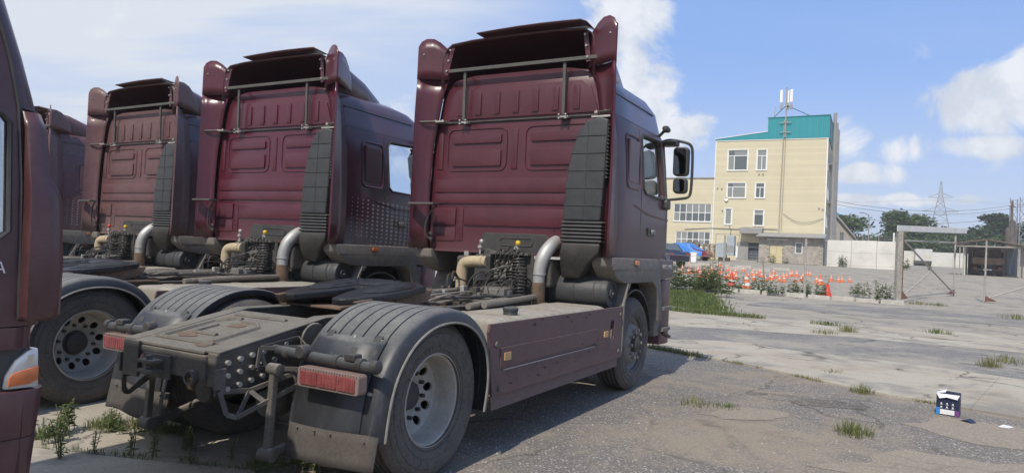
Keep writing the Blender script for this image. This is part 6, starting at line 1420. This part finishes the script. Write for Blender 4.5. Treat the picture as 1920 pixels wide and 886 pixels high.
TM = [tuft_mesh(51 + k, 90, .30, .16, .012, ('grass_dry', 'grass', 'grass_dry')[k]) for k in range(3)]
WD = [weed_parts(71 + k, (5, 8, 4, 10)[k], (.9, .7, 1.0, .45)[k], (.25, .4, .15, .3)[k], (.22, .2, .2, .14)[k]) for k in range(4)]
WN = [weed_parts(91 + k, (11, 13, 5)[k], (.22, .14, .30)[k], (.12, .15, .04)[k], (.06, .05, .045)[k]) for k in range(3)]
for k, (x, y, me, sc, lb) in enumerate(((3.19, 6.35, 0, 1.0, 'bright grass tuft alone on the asphalt, nearest the printed box'), (4.33, 8.47, 2, .8, 'grass tuft growing on the concrete seam above the lone tuft'), (7.86, 11.35, 1, 1.1, 'flat dry grass tuft on the lane far right'), (5.86, 10.4, 3, .35, 'tiny green tuft in the middle of the concrete lane'), (7.91, 16.2, 1, 1.3, 'low grass patch in the middle of the yard'))):
    plant('grass_tuft', [('grass_blades', TF[me])], x, y, sc, k * 1.3, lb, 'grass tuft', 'grass tufts on the yard')
for k, (x, y, sc, lb) in enumerate(((2.0, 7.35, .7, 'dry tuft in a sandy patch on the asphalt beside the truck skirt'), (2.3, 7.25, .5, 'smaller dry tuft right of the sandy one beside the skirt'), (6.66, 19.05, 1.2, 'straggly grass where the weed line ends'), (7.06, 15.55, 1.0, 'low dry grass on the worn asphalt'), (10.45, 16.9, 1.2, 'thin dry grass right of the middle of the yard'), (8.63, 12.0, 1.3, 'dry grass patch at the right edge of the lane'), (17.35, 29.6, 1.6, 'grass at the foot of the gate post'), (18.0, 29.3, 1.4, 'grass just right of the gate post foot'), (17.27, 23.7, 1.8, 'wide dry grass at the far right of the yard'), (4.63, 9.9, .6, 'tiny dry grass on the lane edge'))):
    plant('grass_tuft', [('grass_blades', TM[k % 3])], x, y, sc, k, lb, 'grass tuft', 'grass tufts on the yard')
WEEDS = [(7.76, 32.0), (7.89, 31.35), (8.62, 31.7), (8.67, 30.6), (9.0, 30.8), (9.32, 30.95), (8.71, 28.05), (10.54, 31.9), (11.01, 31.4), (11.2, 31.15), (11.44, 30.55), (12.0, 30.5), (12.68, 31.15), (13.2, 31.75), (13.03, 30.65), (13.38, 31.15), (13.71, 30.95), (13.82, 30.65), (16.07, 32.35), (16.11, 31.7), (15.54, 29.15), (16.59, 30.6), (7.31, 32.55), (7.05, 30.15), (8.1, 30.2), (8.35, 31.0), (9.1, 31.5), (8.9, 31.2)]
ORDW = 'first second third fourth fifth sixth seventh eighth ninth tenth eleventh twelfth thirteenth fourteenth fifteenth sixteenth'.split()
def ORD(k, arr, cond, la, lb):
    c = cond(arr[k]); same = sorted([q for q in arr if cond(q) == c], key=lambda q: q[0] / q[1]); return (la if c else lb) % ORDW[same.index(arr[k])]
for k, (x, y) in enumerate(WEEDS):
    v = k % 3; left = x < 9.6
    plant('weed', [('stem', WD[v][0]), ('leaves', WD[v][1])], x, y, rg.uniform(.75, 1.2) * (1.3 if left else .85), rg.uniform(0, 6), ORD(k, WEEDS, lambda q: q[0] < 9.6, 'bushy green weed in the dense clump past the truck front, %s from the left', 'leafy weed along the kerb before the cones, %s from the left'), 'weed', 'weeds along the kerb')
for k, (x, y, sc) in enumerate(((31.2, 66.2, 1.6), (33.6, 65.7, 1.2), (35.2, 65.2, 1.9), (35.8, 65.0, 2.0), (36.6, 64.9, 1.7), (38.5, 64.3, 1.0), (24.0, 64.6, 1.4), (25.6, 65.2, 1.0))):
    plant('weed', [('stem', WD[k % 3][0]), ('leaves', WD[k % 3][1])], x, y - .5, sc * .85, rg.uniform(0, 6), ('weed at the foot of the whitewashed wall, %s from the left' % ORDW[k]) if x > 30 else ('weed at the foot of the block annex, %s' % ('left one' if k == 6 else 'right one')), 'weed', 'weeds at wall feet')
NW = ((-3.25, 5.2, 1.3, 0), (-3.05, 5.45, 1.1, 1), (-2.95, 5.3, 1.2, 1), (-2.75, 5.4, .9, 0), (-2.62, 5.3, 1.0, 1), (-2.34, 4.74, 1.0, 2), (-2.2, 4.9, .9, 0), (-3.5, 6.25, 1.2, 2), (-1.34, 4.66, .9, 1), (-1.26, 4.62, 1.0, 0), (-1.82, 4.72, .8, 2), (-2.9, 4.6, 1.1, 2), (-2.75, 4.72, .8, 2), (-2.5, 4.75, 1.0, 2), (-3.15, 4.95, 1.0, 0), (-2.05, 4.62, .6, 1), (-1.62, 4.60, .5, 1), (-3.35, 5.0, 1.2, 2), (-2.42, 5.25, .7, 1))
ORDW = 'first second third fourth fifth sixth seventh eighth ninth tenth eleventh twelfth thirteenth fourteenth fifteenth sixteenth'.split()
def ORD(k, arr, cond, la, lb):
    c = cond(arr[k]); same = sorted([q for q in arr if cond(q) == c], key=lambda q: q[0] / q[1]); return (la if c else lb) % ORDW[same.index(arr[k])]
for k, (x, y, sc, v) in enumerate(NW):
    plant('weed', [('stem', WN[v][0]), ('leaves', WN[v][1])], x, y, sc * .82, rg.uniform(0, 6), ORD(k, NW, lambda q: q[1] < 5.1, 'small weed in the slab joint behind the nearest truck, %s from the left', 'small weed on the slabs beside the second truck wheel, %s from the left'), 'weed', 'weeds on the left slabs', .02)
for k, (x, y) in enumerate(((-3.1, 5.35), (-2.85, 5.45), (-2.6, 5.35), (-3.3, 5.05), (-1.55, 4.62))):
    plant('grass_tuft', [('grass_blades', TF[k % 4])], x, y, .6 + .1 * (k % 3), k * 2.0, 'short grass tuft among the weeds on the left slabs, %s of five' % ORDW[k], 'grass tuft', 'grass on the left slabs', .02)
# seam grass and the grass verge: beyond counting
def scatter(name, gen, mat, label):
    o = gen.build(name, M[mat]); o['kind'] = 'stuff'; o['label'] = label; return o
m_ = MB()
for k in range(1500):
    t = rg.random(); p = lerp2(SEAM[:9], t)
    if mnoise.noise(Vector((p[0] * 2.2, p[1] * 2.2, 3))) < -.02: continue
    nn = 1 + int(4 * max(0, mnoise.noise(Vector((p[0] * 3, p[1] * 3, 9)))))
    for _ in range(nn): blade(m_, p[0] + rg.gauss(0.01, .025), p[1] + rg.gauss(0, .025), .002, rg.uniform(.02, .075), .006, rg.uniform(0, 6.28), rg.uniform(.2, .9), rg)
for k in range(500): # thicker near the front wheel
    t = rg.random() * .2; p = lerp2(SEAM[:9], t); blade(m_, p[0] + rg.gauss(.0, .06), p[1] + rg.gauss(0, .06), .002, rg.uniform(.04, .12), .01, rg.uniform(0, 6.28), rg.uniform(.2, .9), rg)
scatter('seam_grass', m_, 'grass_dry', 'short grass growing in the joint between asphalt and concrete')
m_ = MB()
for a, b, w, n in (((4.3, 20.4), (6.4, 19.1), .16, 1500), ((6.4, 19.1), (8.4, 17.5), .08, 500), ((-3.2, 4.83), (-1.6, 4.57), .02, 350)):
    for k in range(n):
        t = rg.random(); x = a[0] + (b[0] - a[0]) * t; y = a[1] + (b[1] - a[1]) * t
        if mnoise.noise(Vector((x * 2, y * 2, 1))) < -.15: continue
        blade(m_, x + rg.gauss(0, w), y + rg.gauss(0, w), .004, rg.uniform(.05, .17) * (1 if w > .05 else .4), .016 if w > .05 else .006, rg.uniform(0, 6.28), rg.uniform(.2, .8), rg)
scatter('joint_grass', m_, 'grass', 'green grass line along the slab joints')
VG = [(6.4, 30.0), (7.4, 31.2), (8.3, 29.8), (7.7, 27.2), (7.0, 24.0), (6.2, 20.6), (5.7, 21.0), (5.1, 22.4), (5.4, 26)]
def inside(p, poly):
    c = False
    for (x1, y1), (x2, y2) in zip(poly, poly[1:] + poly[:1]):
        if (y1 > p[1]) != (y2 > p[1]) and p[0] < (x2 - x1) * (p[1] - y1) / (y2 - y1) + x1: c = not c
    return c
m_ = MB(); n = 0
while n < 9000:
    x, y = rg.uniform(5, 9.6), rg.uniform(19, 31.5)
    if not inside((x + rg.gauss(0, .3), y + rg.gauss(0, .5)), VG): continue
    n += 1; dn = mnoise.noise(Vector((x * .9, y * .9, 5)))
    blade(m_, x, y, gz(y), rg.uniform(.05, .22) * (1 + dn * .8), .026, rg.uniform(0, 6.28), rg.uniform(.1, .7), rg)
scatter('grass_verge', m_, 'grass', 'bright green grass patch between concrete and kerb')
pm('soil', (.10, .085, .06), .95); sheet('soil_bed', VG, M['soil'], .003)

# trees: crown of leaf faces in uneven clumps, tapered trunk with limbs
def tree_meshes(seed, hgt, wid, mat, lean=0):
    rg = random.Random(seed); tr = MB(); cr = MB()
    tr.tube([(0, 0, -.5), (.1, .05, hgt * .25), (-.05, .1, hgt * .5), (.1, 0, hgt * .8)], [.28, .22, .14, .05], 7, smooth=0)
    lobes = []
    for k in range(19):
        a = rg.uniform(0, 6.283); zz = hgt * rg.uniform(.22, .95); prof = math.sin(min(1, max(.12, (zz / hgt - .1) / .9)) * math.pi * .86 + .25)
        q = wid * .5 * rg.uniform(.2, .85) * max(.25, prof); lobes.append((q * math.cos(a), q * math.sin(a), zz, wid * rg.uniform(.19, .31) * (.7 + .4 * prof)))
        if k < 7: tr.tube([(0, 0, zz * .55), (lobes[-1][0] * .6, lobes[-1][1] * .6, zz * .85), lobes[-1][:3]], [.09, .06, .03], 5)
    for (lx, ly, lz, lr) in lobes:
        for _ in range(260):
            v = Vector((rg.gauss(0, 1), rg.gauss(0, 1), rg.gauss(0, 1))).normalized() * lr * (rg.random() ** .38) * (1 + .28 * rg.uniform(-1, 1))
            p = Vector((lx, ly, lz)) + Vector((v.x, v.y, v.z * .78)); s = rg.uniform(.16, .38)
            d = Vector((rg.gauss(0, 1), rg.gauss(0, 1), rg.gauss(0, .6))).normalized(); e = d.cross(Vector((rg.gauss(0, 1), rg.gauss(0, 1), 1))).normalized()
            cr.add([p - d * s, p + e * s * .7, p + d * s, p - e * s * .7], [(0, 1, 2, 3)])
    return tr.mesh('trunk', M['bark']), cr.mesh('crown', M[mat])
TV = [tree_meshes(3, 10, 9, 'leaf'), tree_meshes(8, 9, 8, 'leaf_dark'), tree_meshes(15, 11, 7.5, 'leaf'), tree_meshes(27, 8, 9.5, 'leaf_pale'), tree_meshes(35, 10, 5, 'leaf_dark')]
TR = [(63, 133, 0, .92, 'rounded green tree, leftmost of those above the white wall'), (70, 128, 2, .93, 'tallest leafy tree above the white wall'), (75.5, 131, 0, .96, 'broad green tree right of the tallest one'), (82, 134, 3, .95, 'pale green spreading tree above the gate board'), (88, 130, 1, .92, 'dark tree in the middle of the row behind the gate'), (92.5, 133, 4, 1.15, 'narrow dark conifer-like tree poking above the row'), (98, 130, 0, .92, 'green tree right of the narrow dark one'), (103, 133, 2, .72, 'medium green tree left of the pylon foot'), (109, 131, 3, .72, 'pale low tree under the pylon'), (59, 140, 1, .8, 'dark tree half hidden by the office block'),
      (66, 122, 1, .62, 'dark low tree just above the white wall'), (73, 121, 3, .60, 'pale low tree over the wall left of the gate'), (80, 122, 1, .66, 'dark low tree behind the gate post'), (87, 121, 0, .62, 'low green tree behind the box truck'), (94, 122, 1, .64, 'dark low tree right of the box truck'), (101, 121, 3, .60, 'pale low tree left of the shed'),
      (128, 170, 1, .72, 'far dark tree left of the shed roof'), (138, 172, 0, .68, 'far green tree above the shed roof'), (148, 170, 1, .66, 'far dark tree right above the shed'), (158, 172, 0, .72, 'far green tree beside the utility pole'), (119, 172, 3, .66, 'far pale tree behind the pylon trees'), (168, 170, 1, .75, 'farthest right dark tree behind the hopper')]
for x, y, v, s, lb in TR:
    t = empty('tree', (x, y, gz(y)), rg.uniform(0, 6), lb, 'tree', 'trees beyond the yard'); t.scale = (s * 1.4, s * 1.4, s * .90)
    obj('trunk', TV[v][0], t); obj('crown', TV[v][1], t)

# ------------------------------------------------------------------ litter: printed carton, its flap and a paper sheet
pm('carton_navy', (.014, .02, .055), .45, 0, .05, 20); pm('carton_white', (.72, .72, .72), .6, 0, .04, 20); pm('carton_blue', (.04, .20, .55), .45); pm('carton_purple', (.16, .05, .20), .45); pm('carton_inner', (.62, .60, .55), .8)
bx = empty('carton_box', (4.72, 7.42, .004), R(-38), 'small navy printed carton standing open on the asphalt', 'box')
w2, h2 = .105, .225
body = MB().box(-w2, w2, -.07, .07, 0, h2).build('carton_body', M['carton_navy'], bx, .003)
MB().box(-.068, .062, -.0725, -.0702, .012, .062).build('white_panel', M['carton_white'], body); MB().box(-w2, -.070, -.0722, -.0702, .003, .078).build('blue_panel', M['carton_blue'], body); MB().box(.064, w2, -.0722, -.0702, .003, .062).build('purple_panel', M['carton_purple'], body)
for r in range(2):
    for c in range(3):
        x = -.058 + c * .052; z = .125 - r * .036
        m_ = MB(); m_.add([(x + .008 * math.cos(a * math.pi / 4), -.0715, z + .008 * math.sin(a * math.pi / 4)) for a in range(8)], [tuple(range(8))]); m_.add([(x - .013, -.0715, z - .014), (x + .013, -.0715, z - .014), (x + .013, -.0715, z - .011), (x - .013, -.0715, z - .011)], [(0, 1, 2, 3)])
        o = m_.build('icon_print', M['carton_white'], body); o['kind'] = 'stuff'
for pts in ([(-w2, -.07, h2), (w2, -.07, h2), (w2 - .02, -.088, h2 - .045), (-.01, -.094, h2 - .03), (-w2 + .03, -.092, h2 - .05)], [(-w2, .07, h2), (w2, .07, h2), (w2, .05, h2 + .02), (-w2, .03, h2 + .025)], [(-w2, -.07, h2 + .002), (-w2, .07, h2 + .002), (-w2 + .08, .07, h2 + .03), (-w2 + .08, -.05, h2 + .015)]):
    o = MB().add(pts, [tuple(range(len(pts)))]).build('carton_flap', M['carton_white'], body); solidify(o, .002)
fl = MB().loft([[(4.70, 7.02, .008), (4.78, 7.06, .012)], [(4.68, 7.08, .03), (4.76, 7.12, .035)], [(4.66, 7.14, .012), (4.74, 7.18, .010)]], False, False).build('torn_flap', M['carton_navy']); solidify(fl, .002); tag(fl, 'crumpled dark scrap of card lying beside the navy carton', 'card scrap')
pp_ = MB().loft([[(4.92, 6.95, .006), (5.03, 7.03, .012)], [(4.98, 6.88, .010), (5.10, 6.97, .006)]], False, False).build('paper_sheet', M['carton_white']); solidify(pp_, .001); tag(pp_, 'white paper sheet lying flat right of the navy carton', 'paper')

# ------------------------------------------------------------------ thin summer haze in the air
hz = MB().box(-910, 910, -310, 910, -1.0, 46.5)
mh = bpy.data.materials.new('haze_air'); mh.use_nodes = True; nt = mh.node_tree; nt.nodes.clear()
pv_ = N(nt, 'ShaderNodeVolumePrincipled'); pv_.inputs['Color'].default_value = (.93, .96, 1, 1); pv_.inputs['Density'].default_value = .0008; pv_.inputs['Anisotropy'].default_value = .0
ho = N(nt, 'ShaderNodeOutputMaterial'); nt.links.new(pv_.outputs[0], ho.inputs['Volume'])
o = hz.build('haze', mh); o['kind'] = 'stuff'; o['label'] = 'thin pale summer haze filling the air over the yard'
